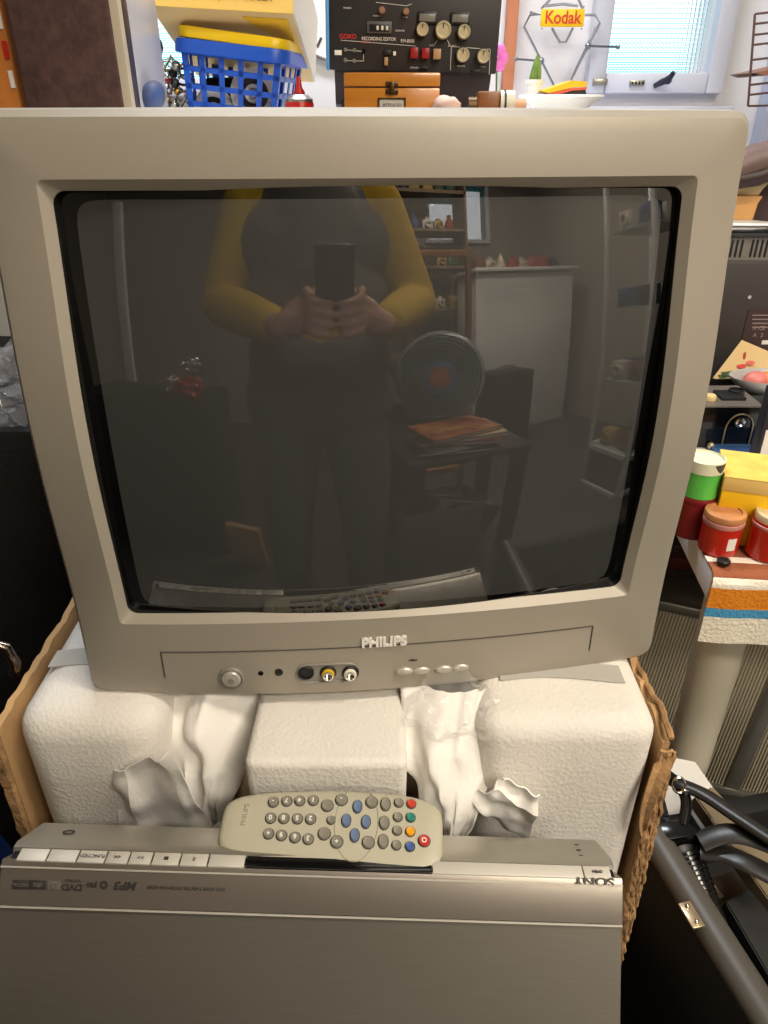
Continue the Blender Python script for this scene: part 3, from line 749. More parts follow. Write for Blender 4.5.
# cardboard carton on top with handwriting
cb = thing('film_box', 'yellow and cream box with handwriting tilted on top of the baskets', 'box', tuple(at(221, 9, 1.36) + Vector((0, .046, -.016))), rot=(R(-19), R(3), R(-3)))
P8 = [(-.115, -.045, 0), (.085, -.045, 0), (.12, .10, .0), (-.09, .10, .0)]
mb = MB(); 
lo = [(-.07, -.02, -.012), (.075, -.02, -.012), (.075, .10, -.012), (-.07, .10, -.012)]
mb.box((0, .085, .055), (.222, .26, .11), bev=.002); mb.build('box_body', mat('cream_card', (222, 190, 130), .7), cb)
MB().box((0, -.0465, .080), (.222, .002, .058)).build('yellow_panel', M_yellowcard, cb)
MB().box((0, -.0468, .026), (.222, .002, .052)).build('cream_panel', mat('cream_panel_card', (238, 196, 96), .7), cb)
text('cine  mini  Super 8  BOLEX', .0150, mat('pencil', (110, 90, 60), .7), cb, (0, -.0482, .020), sx=.95)
MB().box((.1115, .085, .055), (.003, .258, .108)).build('side_flap', mat('white_card', (214, 206, 194), .7), cb)
MB().prism([(.03, -.03), (.10, -.03), (.10, .10)], -.0012, .0002, lambda u, v, h: Vector((u, v, h))).build('yellow_patch', M_yellowcard, cb)
# red oil can
p = at(300, 108, 1.30)
oc = thing('spray_can', 'small red can with a pointed red nozzle between basket and recording editor', 'can', (p.x, 1.30, BZ))
hz = p.z - BZ
MB().lathe([(0, 0), (.0215, 0), (.0215, hz + .006), (.02, hz + .009), (0, hz + .009)], n=28).build('can_body', M_red, oc)
MB().lathe([(.0205, hz + .007), (.0205, hz + .012), (.013, hz + .018), (.009, hz + .018), (0, hz + .018)], n=28).build('can_top', M_alu, oc)
MB().lathe([(.0085, hz + .016), (.0085, hz + .022), (.005, hz + .027), (.003, hz + .041), (0, hz + .042)], n=20).build('nozzle', M_red, oc)
# wall clock
p = at(334, 10, WY - .02)
ck = thing('wall_clock', 'round white wall clock partly hidden behind the recording editor', 'clock', (p.x, WY, p.z))
MB().lathe([(0, .002), (.118, .002), (.118, .022), (.112, .026), (.108, .018), (0, .018)], axis=(0, -1, 0), n=64).build('clock_case', M_whitepl, ck)
MB().lathe([(.118, .0), (.1205, .0), (.1205, .024), (.116, .027)], axis=(0, -1, 0), n=64).build('clock_rim', mat('rim_grey', (150, 146, 142), .4), ck)
mb = MB()
for k in range(12):
    a = R(30 * k); mb.box((.085 * math.sin(a), -.019, .085 * math.cos(a)), (.007 if k % 3 else .010, .002, .026), rot=(0, a, 0))
mb.build('hour_marks', mat('clock_ink', (70, 60, 60), .6), ck)
MB().box((.0, -.022, .03), (.005, .002, .07), rot=(0, R(20), 0)).build('hand', M_black, ck)
MB().box((.02, -.022, -.02), (.006, .002, .06), rot=(0, R(-50), 0)).build('hand', M_black, ck)
# recording editor
YE = 1.22
a = at(330, 70, YE); b = at(496, 75, YE); wE = b.x - a.x; xc = (a.x + b.x) / 2
top = at(410, -40, YE).z; bot = at(410, 72, YE).z
ed = thing('recording_editor', 'black recording editor with silver knobs standing above the wooden box', 'audio editor', (xc, YE, bot), rot=(0, R(1.2), 0))
hE = top - bot
MB().box((0, .004, hE / 2), (wE, .008, hE), bev=.002).build('front_plate', mat('editor_black', (40, 37, 37), .5), ed)
def ebody(u, v, h): return Vector((h, u, v))
MB().prism([(.008, -.003), (.008, hE - .004), (.16, hE - .004), (.16, -.05), (.07, -.05), (.03, -.042)], -wE / 2 + .006, wE / 2 - .006, ebody).build('case', mat('editor_case', (52, 44, 48), .5), ed)
MB().box((-wE / 2 - .003, .01, hE / 2), (.005, .022, hE), bev=.002).build('blue_edge', mat('lightblue_edge', (92, 160, 220), .4), ed)
for sx in (-1, 1):
    MB().lathe([(0, -.03), (.014, -.03), (.016, -.022), (.006, -.018), (.006, 0)], c=(sx * (wE / 2 - .02), .03, -.036), n=16).build('foot', M_black, ed)
ETi = Matrix.Rotation(-R(1.2), 4, 'Y')
def eloc(cx_, cy_):      # from crop pixels (280,0)-(540,140) x2.954
    p = at(280 + cx_ / 2.954, cy_ / 2.954, YE); return p.x - xc, p.z - bot
def ebx(cx_, cy_, w_, h_, m, name, d=.004, y=-.002, mi=None):
    x, z = eloc(cx_, cy_); return MB().box((x, y, z), (w_, d, h_), bev=.0006).build(name, m, ed)
def eknob(cx_, cy_, r_):
    x, z = eloc(cx_, cy_)
    k = MB().lathe([(r_, 0), (r_, .010), (r_ * .9, .012), (r_ * .75, .012), (r_ * .7, .0105), (0, .0105)], c=(x, 0, z), axis=(0, -1, 0), n=32).build('knob', mat('knob_gold', (214, 204, 172), .3, .6), ed)
    MB().lathe([(r_ * 1.12, 0), (r_ * 1.12, .004), (r_, .004)], c=(x, 0, z), axis=(0, -1, 0), n=32).build('knob_skirt', M_black, k)
    MB().box((x, -.0125, z + r_ * .5), (.001, .001, r_ * .6)).build('knob_mark', M_black, k)
s_ = 1 / 2.954 / 740 * 1.13
for cx_, cy_, r_ in ((418, 88, .0085), (479, 88, .0112), (540, 92, .0090), (538, 160, .0092), (598, 162, .0090)): eknob(cx_, cy_, r_)
for cx_ in (432, 529):
    ebx(cx_, 52, .026, .014, M_black, 'meter_frame'); ebx(cx_, 52, .022, .009, mat('meter_face', (120, 118, 112), .3), 'meter_face', y=-.0045, d=.001)
ebx(291, 84, .034, .014, mat('counter_grey', (84, 82, 82), .5), 'counter_frame'); ebx(291, 86, .027, .0085, M_black, 'counter_window', y=-.0045, d=.001)
for k in range(3): ebx(286 + k * 14, 86, .003, .005, M_paper, 'counter_digit', y=-.0052, d=.001)
for cx_, cy_, m in ((395, 157, M_red), (428, 158, M_red), (462, 159, mat('tan_key', (176, 140, 100), .4))):
    ebx(cx_, cy_, .0105, .0125, mat('deep_red', (150, 24, 30), .35) if m is M_red else m, 'key', d=.012, y=-.005)
for cx_, cy_ in ((298, 34), (369, 36)): 
    x, z = eloc(cx_, cy_); MB().lathe([(.0042, 0), (.0042, .008), (.003, .009), (0, .009)], c=(x, 0, z), axis=(0, -1, 0), n=20).build('small_knob', mat('tan_knob', (150, 112, 88), .4), ed)
for cx_, cy_ in ((193, 152), (219, 153), (193, 182), (219, 184), (246, 156)):
    x, z = eloc(cx_, cy_); MB().lathe([(.0026, 0), (.0026, .003), (.0014, .003), (.0014, .001), (0, .001)], c=(x, 0, z), axis=(0, -1, 0), n=16).build('jack', M_alu if cx_ < 240 else M_blackgloss, ed)
ebx(316, 158, .010, .006, M_black, 'slide_switch', d=.008); ebx(313, 184, .005, .010, mat('tan_key', (176, 140, 100), .4), 'slide_switch', d=.010)
ebx(425, 200, .010, .0035, M_black, 'slide_switch', d=.006); ebx(578, 206, .012, .0035, M_black, 'slide_switch', d=.006)
ebx(337, 160, .004, .005, M_paper, 'indicator'); ebx(171, 161, .010, .006, M_paper, 'plug_label', d=.001, y=-.0006)
def etext(s, cx_, cy_, size, m=M_paper, sx=1, off=0):
    x, z = eloc(cx_, cy_); return text(s, size, m, ed, (x, -.0006, z), sx=sx, offset=off, ext=.0004)
etext('GOKO', 199, 113, .0078, mat('goko_red', (200, 50, 40), .5), 1.0, .0001); etext('RECORDING EDITOR', 290, 118, .0058, sx=.86); etext('RM-8008', 375, 122, .0058, sx=.9)
etext('SUPER 8', 252, 129, .0034, mat('goko_red', (200, 50, 40), .5)); etext('PHONO', 196, 29, .003); etext('MONITOR', 285, 50, .0026); etext('TONE', 366, 52, .0026)
etext('COUNTER', 352, 92, .0028); etext('LEVEL', 447, 133, .0028); etext('BALANCE', 508, 133, .0028); etext('VOLUME', 534, 192, .003); etext('TREBLE', 597, 192, .0026); etext('SPEAKER  OFF  ON', 410, 200, .003)
x, z = eloc(380, 126); mb = MB()
xa, za = eloc(178, 124); xb, zb = eloc(400, 136); mb.box(((xa + xb) / 2, -.0006, (za + zb) / 2), (xb - xa, .0008, .0005), rot=(0, math.atan2(za - zb, xb - xa), 0))
for (A, B) in (((280, 10), (370, 18)), ((370, 18), (385, 12)), ((505, 135), (620, 140)), ((620, 140), (618, 215)), ((505, 135), (503, 205)), ((193, 152), (246, 156)), ((193, 184), (246, 184)), ((246, 158), (246, 184)), ((455, 130), (468, 110)), ((500, 130), (490, 112))):
    xa, za = eloc(*A); xb, zb = eloc(*B); l_ = math.hypot(xb - xa, zb - za)
    mb.box(((xa + xb) / 2, -.0006, (za + zb) / 2), (l_, .0008, .0006), rot=(0, math.atan2(za - zb, xb - xa), 0))
mb.build('panel_lines', M_paper, ed)
# support box that carries the editor, hidden behind the wooden box
sbz = bot - .030
# wooden box with latch
YW = 1.10
a = at(344, 90, YW); b = at(440, 90, YW); tz = at(392, 73, YW).z; wW = b.x - a.x
wbx = thing('wooden_box', 'small varnished wooden box with brass latch and label holder', 'wooden box', ((a.x + b.x) / 2, YW, BZ))
hh = tz - BZ; seam = at(392, 87, YW).z - BZ
MB().box((0, .04, seam / 2 - .0005), (wW, .08, seam - .001), bev=.0015).build('box_body', M_woodbox, wbx)
MB().box((0, .04, (seam + hh) / 2 + .0005), (wW, .08, hh - seam), bev=.0015).build('lid', M_woodbox, wbx)
M_brass = mat('old_brass', (92, 70, 46), .4, .8)
mb = MB(); mb.box((0, -.001, seam + .003), (.016, .003, .006), bev=.001); mb.box((0, -.001, seam - .005), (.016, .003, .006), bev=.001); mb.box((0, -.003, seam - .001), (.006, .003, .014), bev=.001)
for sx in (-1, 1): mb.sph((sx * .006, -.003, seam + .003), .0012, n=8); mb.sph((sx * .006, -.003, seam - .005), .0012, n=8)
mb.build('latch', M_brass, wbx)
lz = at(392, 106, YW).z - BZ
mb = MB(); 
for c_, d_ in (((0, -.001, lz + .0085), (.036, .002, .002)), ((0, -.001, lz - .0105), (.036, .002, .002)), ((-.017, -.001, lz - .001), (.002, .002, .02)), ((.017, -.001, lz - .001), (.002, .002, .02))): mb.box(c_, d_)
mb.build('label_holder', M_brass, wbx)
MB().box((0, -.0004, lz - .001), (.032, .001, .018)).build('paper_label', mat('grey_label', (190, 182, 172), .6), wbx)
text('JETTE & CO', .0046, M_ink, wbx, (0, -.0011, lz + .001))
# a plinth under the editor
ps = thing('storage_box', 'dark box standing under the recording editor behind the wooden box', 'box', (xc, YE + .09, BZ))
MB().box((0, 0, (bot - .067 - BZ) / 2), (wE * .8, .13, bot - .067 - BZ), bev=.003).build('box_body', M_blackmatt, ps)
# wooden roller w/ cream ring
p = at(500, 100, 1.12)
wr = thing('wooden_roller', 'brown wooden block with cream collar lying right of the wooden box', 'wooden block', (p.x, 1.12, p.z))
MB().box((-.016, 0, -.008), (.030, .028, .036), bev=.004).build('block', M_walnut, wr)
MB().cyl((-.001, 0, -.006), (.018, 0, -.006), .0175, n=28).build('collar', M_cream, wr)
MB().cyl((.004, 0, -.006), (.0065, 0, -.006), .0182, n=28).build('band', M_black, wr)
MB().cyl((.018, 0, -.01), (.034, 0, -.01), .011, n=20).build('handle', mat('tan_wood', (196, 146, 102), .5), wr)
MB().cyl((-.042, 0, -.008), (-.031, 0, -.008), .012, n=20).build('brass_end', M_brass, wr)
rz = p.z - .026
tag(MB().box((0, 0, (rz - BZ) / 2), (.09, .05, rz - BZ), bev=.002).build('small_box', M_card, None, loc=(p.x, 1.12, BZ)), 'small brown box under the wooden block', 'box')
# dome of pale rag between
p = at(443, 106, 1.16)
tag(crumple((0, 0, 0), (.018, .012, .012), 9, .3).build('paper_scrap', mat('pinkish_paper', (222, 190, 176), .7), None, loc=(at(447, 106, 1.08).x, 1.085, at(447, 106, 1.08).z)), 'crumpled pinkish paper scrap at the right end of the wooden box', 'paper')
# pink flower
p = at(497, 58, 1.5)
fw_ = thing('pink_flower', 'bright pink flower showing past the right edge of the editor', 'flower', (p.x, 1.5, BZ))
for k in range(6):
    a = R(60 * k); MB().sph((.010 * math.cos(a), 0, p.z - BZ + .013 * math.sin(a)), .010, sc=(1, .4, 1), n=10).build('petal', mat('pink', (236, 120, 205), .5), fw_)
MB().tube([(0, 0, 0), (.003, 0, (p.z - BZ) / 2), (0, 0, p.z - BZ)], .0018, 6).build('stem', mat('green_stem', (90, 130, 60), .6), fw_)
MB().lathe([(0, 0), (.02, 0), (.024, .05), (.020, .05), (.018, .004), (0, .004)], n=24).build('pot', M_whitepl, fw_)
# white dish
YD = 1.75
p = at(561, 97, YD); r_ = (at(603, 97, YD).x - at(519, 97, YD).x) / 2; dz = p.z - BZ
wd = tag(MB().lathe([(0, 0), (r_ * .70, 0), (r_ * .62, dz * .45), (r_ * .60, dz * .6), (r_ * .75, dz * .82), (r_, dz), (r_ * .98, dz + .004), (r_ * .8, dz + .002), (0, dz + .001)], n=64).build('white_dish', M_whitepl, None, loc=(p.x, YD, BZ)), 'wide white footed dish carrying the cactus pot and film boxes', 'dish')
# cactus
p = at(533, 93, YD - .02); pt = at(533, 57, YD - .02)
ca = thing('cactus_pot', 'slim green cactus in a white pot on the white dish', 'potted plant', (p.x, YD - .02, BZ + dz + .0035))
MB().lathe([(0, 0), (.0135, 0), (.0165, .020), (.018, .021), (.018, .027), (.0155, .027), (.014, .006), (0, .006)], n=32).build('pot', M_whitepl, ca)
hc_ = pt.z - BZ - dz
pts = []
mb = MB(); n = 16; prof = []
rsx = []
for k in range(10):
    t = k / 9; rr_ = .0088 * (1 - t ** 2.6) + .0015
    rsx.append([((rr_ * (1 + .22 * math.cos(8 * a * 2 * math.pi / 32))) * math.cos(a * 2 * math.pi / 32) + .003 * math.sin(t * 2), (rr_ * (1 + .22 * math.cos(8 * a * 2 * math.pi / 32))) * math.sin(a * 2 * math.pi / 32), .012 + (hc_ - .012) * t) for a in range(32)])
mb.rings(rsx, cap0=True, cap1=True).build('cactus', mat('cactus_green', (128, 158, 72), .6, var=.4, vscale=60), ca)
# film boxes (yellow over red)
def parl(poly, Y, d, m, name, parent):
    P = [at(x, y, Y) - parent.location for x, y in poly]; mb = MB()
    t = bmesh.new(); A = [t.verts.new((q.x, -d / 2, q.z)) for q in P]; B = [t.verts.new((q.x, d / 2, q.z)) for q in P]
    t.faces.new(A); t.faces.new(B[::-1]); k = len(P)
    for i in range(k): t.faces.new((A[i], A[(i + 1) % k], B[(i + 1) % k], B[i]))
    bmesh.ops.recalc_face_normals(t, faces=t.faces); mb._add(t); return mb.build(name, m, parent)
p = at(565, 94, YD)
ob = thing('film_carton', 'yellow and red film carton lying tilted on the white dish', 'box', (p.x, YD - .03, BZ + dz + .004))
parl([(540, 91), (569, 81), (583, 82), (583, 87), (568, 88), (545, 93.5)], YD - .03, .07, M_yellowcard, 'yellow_lid', ob)
parl([(545, 94), (568, 88.5), (583, 87.5), (582, 90), (568, 91), (556, 94.3)], YD - .03, .066, mat('coral', (226, 92, 60), .5), 'red_tray', ob)
parl([(558, 94.5), (568, 91), (582, 90), (583, 95)], YD - .03, .06, M_black, 'dark_base', ob)
# kodak sign rack (wire)
def wire(pts, Y, r=.0035): return [at(x, y, Y) for x, y in pts]
YK = WY - .06
rk = thing('wire_rack', 'zigzag chrome wire display rack with a small yellow sign on the wall', 'display rack', (at(563, 40, YK).x, YK, at(563, 40, YK).z))
o0 = rk.location
mb = MB()
for pl in ([(530, 12), (541, 15), (530, 15), (524, 27), (554, 86)], [(585, 15), (595, 15), (600, 23), (571, 80)], [(541, 9), (550, 0), (556, -12)], [(583, 9), (578, -2), (571, -12)], [(545, 6), (563, 4), (578, 6)], [(552, 28), (560, 42), (566, 42), (573, 28)], [(590, 40), (587, 46), (571, 80)]):
    mb.tube([at(x, y, YK) - o0 for x, y in pl], .0032, 6)
for (a, b) in (((516, 59), (541, 61)), ((588, 46), (618, 47))):
    mb.tube([at(*a, YK - .03) - o0, at(*b, YK) - o0], .0028, 6); mb.sph(at(*a, YK - .03) - o0 if a[0] < 530 else at(*b, YK) - o0, .006, n=8)
mb.sph(at(541, 61, YK) - o0, .009, n=10); mb.sph(at(588, 46, YK) - o0, .009, n=10)
mb.build('wire_frame', mat('rack_chrome', (150, 155, 165), .3, .9), rk)
s0 = at(540, 27, YK - .02); s1 = at(585, 9, YK - .02); c = at(562.5, 18, YK - .02) - o0
MB().box(c, (s1.x - s0.x, .006, abs(s1.z - s0.z)), bev=.002).build('sign_board', mat('sign_yellow', (246, 196, 10), .4), rk)
text('Kodak', .040, mat('sign_red', (206, 60, 30), .5), rk, c + Vector((0, -.0036, 0)), sx=.9, offset=.0008)
mb = MB()
for sx in (-1, 1):
    for sz in (-1, 1): mb.sph(c + Vector((sx * (s1.x - s0.x) * .46, -.004, sz * .024)), .0018, n=8)
mb.build('screws', M_brass, rk)
# wire shelf at the far right
wsx = at(750, 60, 1.9).x
ws = thing('wire_shelf', 'brown wire shelving at the upper right edge of the picture', 'wire shelf', (wsx, 1.9, 0))
mb = MB()
def wl(px, py, dx_=0, dy=0): q = at(px, py, 1.9); return Vector((q.x - wsx + dx_, dy, q.z))
up_, dn_ = wl(755, 14), wl(748, 106)
mb.tube([up_, dn_], .0028, 6)
mb.tube([up_ + Vector((.30, .0, .035)), dn_ + Vector((.30, 0, 0))], .0028, 6)
for y_ in (14, 24, 35, 45, 60, 75, 85, 95, 106):
    q = wl(755 - (y_ - 14) * .076, y_); mb.tube([q, q + Vector((.3, 0, .03 if y_ < 100 else .005))], .0022, 6)
mb.build('wire_frame', mat('rust_wire', (104, 78, 76), .4, .5), ws)
q = wl(752, 73); MB().prism([(.0, 0), (.3, .06), (.3, .02), (.02, -.006)], -.02, .12, lambda u, v, h: Vector((q.x + u, h, q.z + v))).build('slanting_tray', mat('tray_brown', (140, 96, 76), .5), ws)

# ================================================================ RIGHT HAND SIDE
TZ = .75
corner = atz(713, 571, TZ)
tb = thing('display_table', 'white painted table with round leg on the right', 'table', (corner.x, corner.y, 0), rot=(0, 0, R(-6)))
MB().box((.45, .42, TZ - .0225), (.90, .84, .045), bev=.006).build('tabletop', M_white, tb)
MB().box((.45, .42, TZ - .055), (.82, .76, .03)).build('apron', M_white, tb)
for xx, yy in ((.075, .10), (.82, .08), (.075, .76), (.82, .76)):
    MB().cyl((xx, yy, .0), (xx, yy, TZ - .045), .028, .036, n=32).build('leg', M_cream, tb)
# runner
stripes = [((232, 226, 210), .045), ((138, 80, 54), .13), ((238, 230, 214), .145), ((150, 86, 54), .17), ((242, 236, 220), .20), ((218, 132, 24), .255), ((72, 150, 196), .285), ((232, 226, 208), .5)]
mats_r = [mat('runner_%d' % i, c_, .95, bump=.9, bscale=240) for i, (c_, _) in enumerate(stripes)]
# lengths measured from the back of the runner to its hanging end
LT = .20; x_a, x_b = -.001, .20
ru = thing('table_runner', 'striped woven runner hanging over the front of the white table', 'table runner', (corner.x, corner.y, TZ), rot=(0, 0, R(-6)))
def frun(u, v):
    s = v * (LT + .098)
    x = x_a + (x_b - x_a) * u + .002 * noise.noise(Vector((v * 8, 0, u)))
    if s < LT - .01: return Vector((x, LT - s - .002, .0018))
    if s < LT + .006:
        a = (s - (LT - .01)) / .016 * math.pi / 2
        return Vector((x, .008 - .0165 * math.sin(a), .0018 - .010 * (1 - math.cos(a))))
    k = s - LT - .006
    return Vector((x, -.0085 - .003 * noise.noise(Vector((u * 4, 1, 0))) - .002, -.0082 - k))
st_px = [(.0, 5), (.13, 1), (.142, 0)]
def mi_r(u, v):
    s = v * (LT + .098) - LT          # negative on the tabletop
    if s < -.036: return 1
    if s < -.022: return 0
    if s < .0: return 3
    if s < .012: return 4
    if s < .043: return 5
    if s < .058: return 6
    return 7
MB().grid(frun, 16, 90, mi=mi_r, thick=.0022).build('cloth', mats_r, ru)
def on_table(px, py): return atz(px, py, TZ)
# tins & boxes
def tin(name, label, cat, px, py, wpx, hpx, mbody, mlid, lidh=.0085, lidr=1.04, group=None, zb=None, rim=None):
    z0 = zb if zb is not None else TZ + .004
    p = atz(px, py, z0); t = (p - CAM).dot(FWD); r_ = wpx / 2 / FPX * t; p = p + Vector((0, r_ * .7, 0)); h_ = hpx / FPX * t / .93
    o = thing(name, label, cat, (p.x, p.y, z0), group=group)
    MB().lathe([(0, 0), (r_ * .96, 0), (r_, .003), (r_, h_ - lidh), (r_ * .97, h_ - lidh), (r_ * .97, h_ - lidh + .002), (0, h_ - lidh + .002)], n=40).build('body', mbody, o)
    MB().lathe([(r_ * .98, h_ - lidh), (r_ * lidr, h_ - lidh + .001), (r_ * lidr, h_ - .0015), (r_ * lidr * .97, h_), (r_ * .8, h_ + .0008), (r_ * .78, h_ - .001), (0, h_ - .001)], n=40).build('lid', mlid, o)
    return o, r_, h_, p
M_redjar = mat('jar_red', (190, 38, 22), .3, coat=.3)
o, r_, h_, p_ = tin('film_jar', 'red jar with a copper coloured lid at the front of the table', 'jar', 722, 555, 38, 40, M_redjar, mat('copper_lid', (206, 142, 92), .5, .2, var=.25, vscale=60))
MB().lathe([(r_ * 1.01, h_ - .016), (r_ * 1.04, h_ - .015), (r_ * 1.04, h_ - .0095), (r_, h_ - .009)], n=40).build('pink_seal', mat('pink_clear', (214, 150, 144), .4), o)
MB().grid(lambda u, v: Vector((r_ * 1.012 * math.sin(-.02 + u * .5), -r_ * 1.012 * math.cos(-.02 + u * .5), .010 + v * .017 + .001 * noise.noise(Vector((u * 9, v * 9, 0))))), 8, 4).build('torn_label', M_paper, o)
o, r_, h_, p_ = tin('film_jar', 'red jar with a pale tin lid cut by the right edge', 'jar', 773, 561, 42, 44, M_redjar, mat('tin_lid', (214, 200, 164), .4, .3), lidr=.98)
MB().lathe([(r_ * 1.0, h_ - .017), (r_ * 1.03, h_ - .016), (r_ * 1.03, h_ - .0125), (r_, h_ - .012)], n=40).build('pink_seal', mat('pink_clear', (214, 150, 144), .4), o)
o, r_, h_, p_ = tin('film_can', 'dark red round can beneath the green one beside the television', 'film can', 694, 538, 37, 41, mat('maroon', (120, 22, 28), .3), mat('maroon', (120, 22, 28), .3), lidr=1.0)
o2 = thing('film_can', 'bright green can with cream lid stacked on the dark red can', 'film can', (p_.x, p_.y, TZ + .004 + h_ + .001))
h2 = h_ * .86
MB().lathe([(0, 0), (r_ * .95, 0), (r_ * .95, h2 * .8), (0, h2 * .8)], n=40).build('body', mat('can_green', (92, 190, 78), .35), o2)
MB().lathe([(r_ * .96, h2 * .69), (r_ * .99, h2 * .69), (r_ * .99, h2), (r_ * .9, h2 + .001), (r_ * .85, h2 - .002), (0, h2 - .002)], n=40).build('lid', mat('can_cream', (222, 222, 190), .4), o2)
MB().grid(lambda u, v: Vector((r_ * 1.0 * math.sin(.55 + (u - .5) * .9), -r_ * 1.0 * math.cos(.55 + (u - .5) * .9), h2 - .0015 - v * h2 * .22 * math.sin(u * math.pi))), 12, 3).build('thumb_notch', M_ink, o2)
def ybox(label, px, py, w_, d_, h_, z0, rz_, band=False):
    p = atz(px, py, z0); o = thing('film_box', label, 'box', (p.x, p.y, z0), rot=(0, 0, rz_), group='yellow film boxes')
    MB().box((w_ / 2, d_ / 2, h_ * (.31 if band else .5)), (w_, d_, h_ * (.62 if band else 1)), bev=.001).build('tray', M_yellowcard, o)
    if band:
        MB().box((w_ / 2, d_ / 2, h_ * .80), (w_ + .0015, d_ + .0015, h_ * .38), bev=.001).build('lid_side', mat('lid_cream', (226, 190, 110), .6), o)
        MB().box((w_ / 2, d_ / 2, h_ + .0004), (w_ + .0015, d_ + .0015, .0012)).build('lid_top', mat('lid_pale_yellow', (240, 204, 96), .6, var=.2, vscale=40), o)
    return o
BXH = .046
ybox('lower yellow film box, under another between the red jars', 711, 543, .10, .09, BXH, TZ + .003, R(-14))
ybox('upper yellow film box with cream lid, on top of its stack', 717, 511, .10, .085, BXH + .002, TZ + .004 + BXH, R(-18), band=True)
p = atz(723, 564, TZ + .004)
tag(MB().lathe([(0, 0), (.0075, 0), (.008, .001), (.008, .005), (.007, .006), (.004, .006), (.0035, .0045), (0, .0045)], n=28).build('lens_cap', M_black, None, loc=(p.x, p.y, TZ + .0045)), 'tiny round black cap on the striped runner by the copper lidded jar', 'cap')
# blue mat
p = atz(740, 463, TZ)
tag(MB().box((0.05, .04, .0035), (.16, .10, .006), bev=.001).build('blue_folder', mat('blue_folder', (70, 110, 165), .5), None, loc=(p.x, p.y, TZ + .001)), 'flat blue folder on the table between black camera and yellow boxes', 'folder')
# old box camera
p = atz(702, 452, TZ); YC = 1.13
xa = at(700, 430, YC).x; xb = at(757, 430, YC).x; zt = at(730, 408, YC).z
cam_ = thing('box_camera', 'black vintage box camera with round eyelet on the right hand table', 'camera', ((xa + xb) / 2, YC, TZ + .001))
wC = xb - xa; hC = zt - TZ
MB().box((0, .05, hC / 2), (wC, .10, hC), bev=.002).build('body', M_blackgloss, cam_)
MB().box((0, .05, hC + .001), (wC + .002, .10, .0025)).build('top_plate', mat('plate_silver', (140, 132, 122), .35, .5), cam_)
MB().box((.01, .045, hC + .004), (.04, .04, .006), bev=.001).build('viewfinder_hood', M_black, cam_)
cx_ = at(738, 430, YC).x - cam_.location.x
MB().tube([(cx_ - .022, -.002, .004), (cx_ - .022, -.002, .035)] + [(cx_ + .022 * math.cos(R(180 - k * 15)), -.002, .035 + .025 * math.sin(R(k * 15))) for k in range(13)] + [(cx_ + .022, -.002, .004)], .0011, 6).build('arched_trim', mat('arch_gold', (190, 175, 140), .3, .7), cam_)
MB().lathe([(.008, 0), (.008, .003), (.006, .004), (.004, .002), (0, .002)], c=(cx_, 0, .045), axis=(0, -1, 0), n=28).build('lens', M_chrome, cam_)
MB().lathe([(.010, 0), (.011, .005), (.009, .009), (.006, .010), (0, .010)], c=(-.5 * wC + .018, .03, hC + .002), n=24).build('winding_knob', mat('knob_cream', (232, 208, 150), .4), cam_)
MB().lathe([(.013, 0), (.013, .007), (.010, .008), (.010, .005), (0, .005)], c=(cx_ + .012, .06, hC + .002), n=28).build('shutter_ring', M_black, cam_)
MB().sph((at(709, 446, YC).x - cam_.location.x, -.006, at(709, 446, YC).z - TZ + .002), .006, n=12).build('brass_knob', mat('knob_gold', (214, 204, 172), .3, .6), cam_)
# navy box with white stickers
p = at(756, 462, 1.0)
nb = thing('navy_box', 'dark navy box with two white picture labels at the right edge', 'box', (p.x + .060, 1.02, TZ + .003))
hN = at(760, 396, 1.0).z - TZ
MB().box((0, .011, hN / 2), (.105, .022, hN), bev=.002).build('box_body', mat('navy', (28, 28, 40), .5), nb)
for zz, hh_ in ((hN * .80, .035), (hN * .40, .040)):
    l = MB().box((-.022, -.0008, zz), (.05, .0016, hh_), bev=.0006).build('picture_label', M_paper, nb)
    mb = MB(); mb.box((-.030, -.002, zz + .004), (.010, .001, .014), rot=(0, R(20), 0)); mb.tube([(-.034, -.002, zz - .013), (-.028, -.002, zz - .004), (-.02, -.002, zz + .01)], .0022, 6); mb.build('icon', M_inkblack, l)
# black tray on dark case, bowl, leaflet
YT = 1.30
p = at(742, 398, YT)
dk = tag(MB().box((0, 0, 0), (.26, .09, p.z - TZ - .006), bev=.004).build('dark_case', M_blackmatt, None, loc=(p.x + .04, YT + .01, TZ + .002 + (p.z - TZ - .006) / 2)), 'black case behind the box camera carrying the black tray', 'case')
ztop = TZ + (p.z - TZ - .004)
def bowl_pts(a, b, h, t, s=1): return None
tr_ = MB(); n = 48
def el(a, b, z): return [(a * math.cos(k * 2 * math.pi / n), b * math.sin(k * 2 * math.pi / n), z) for k in range(n)]
tr_.rings([el(.06, .03, 0), el(.085, .045, .012), el(.09, .048, .024), el(.086, .045, .024), el(.078, .04, .012), el(.055, .028, .004)], cap0=True, cap1=True)
tr_ = tr_.build('black_tray', M_blackgloss, None, loc=(p.x + .005, YT, ztop + .002))
tag(tr_, 'shallow glossy black tray under the white bowl', 'tray')
p2 = at(768, 385, YT - .01)
bw_ = thing('bowl', 'white rimmed bowl with colourful fruit lying in the black tray', 'bowl', (p2.x + .002, YT - .005, ztop + .012))
MB().rings([el(.028, .020, 0), el(.055, .036, .014), el(.072, .046, .034), el(.072, .046, .036), el(.067, .042, .035), el(.050, .032, .016), el(.024, .018, .006)], cap0=True, cap1=True).build('bowl_body', mat('bowl_grey', (176, 170, 164), .3), bw_)
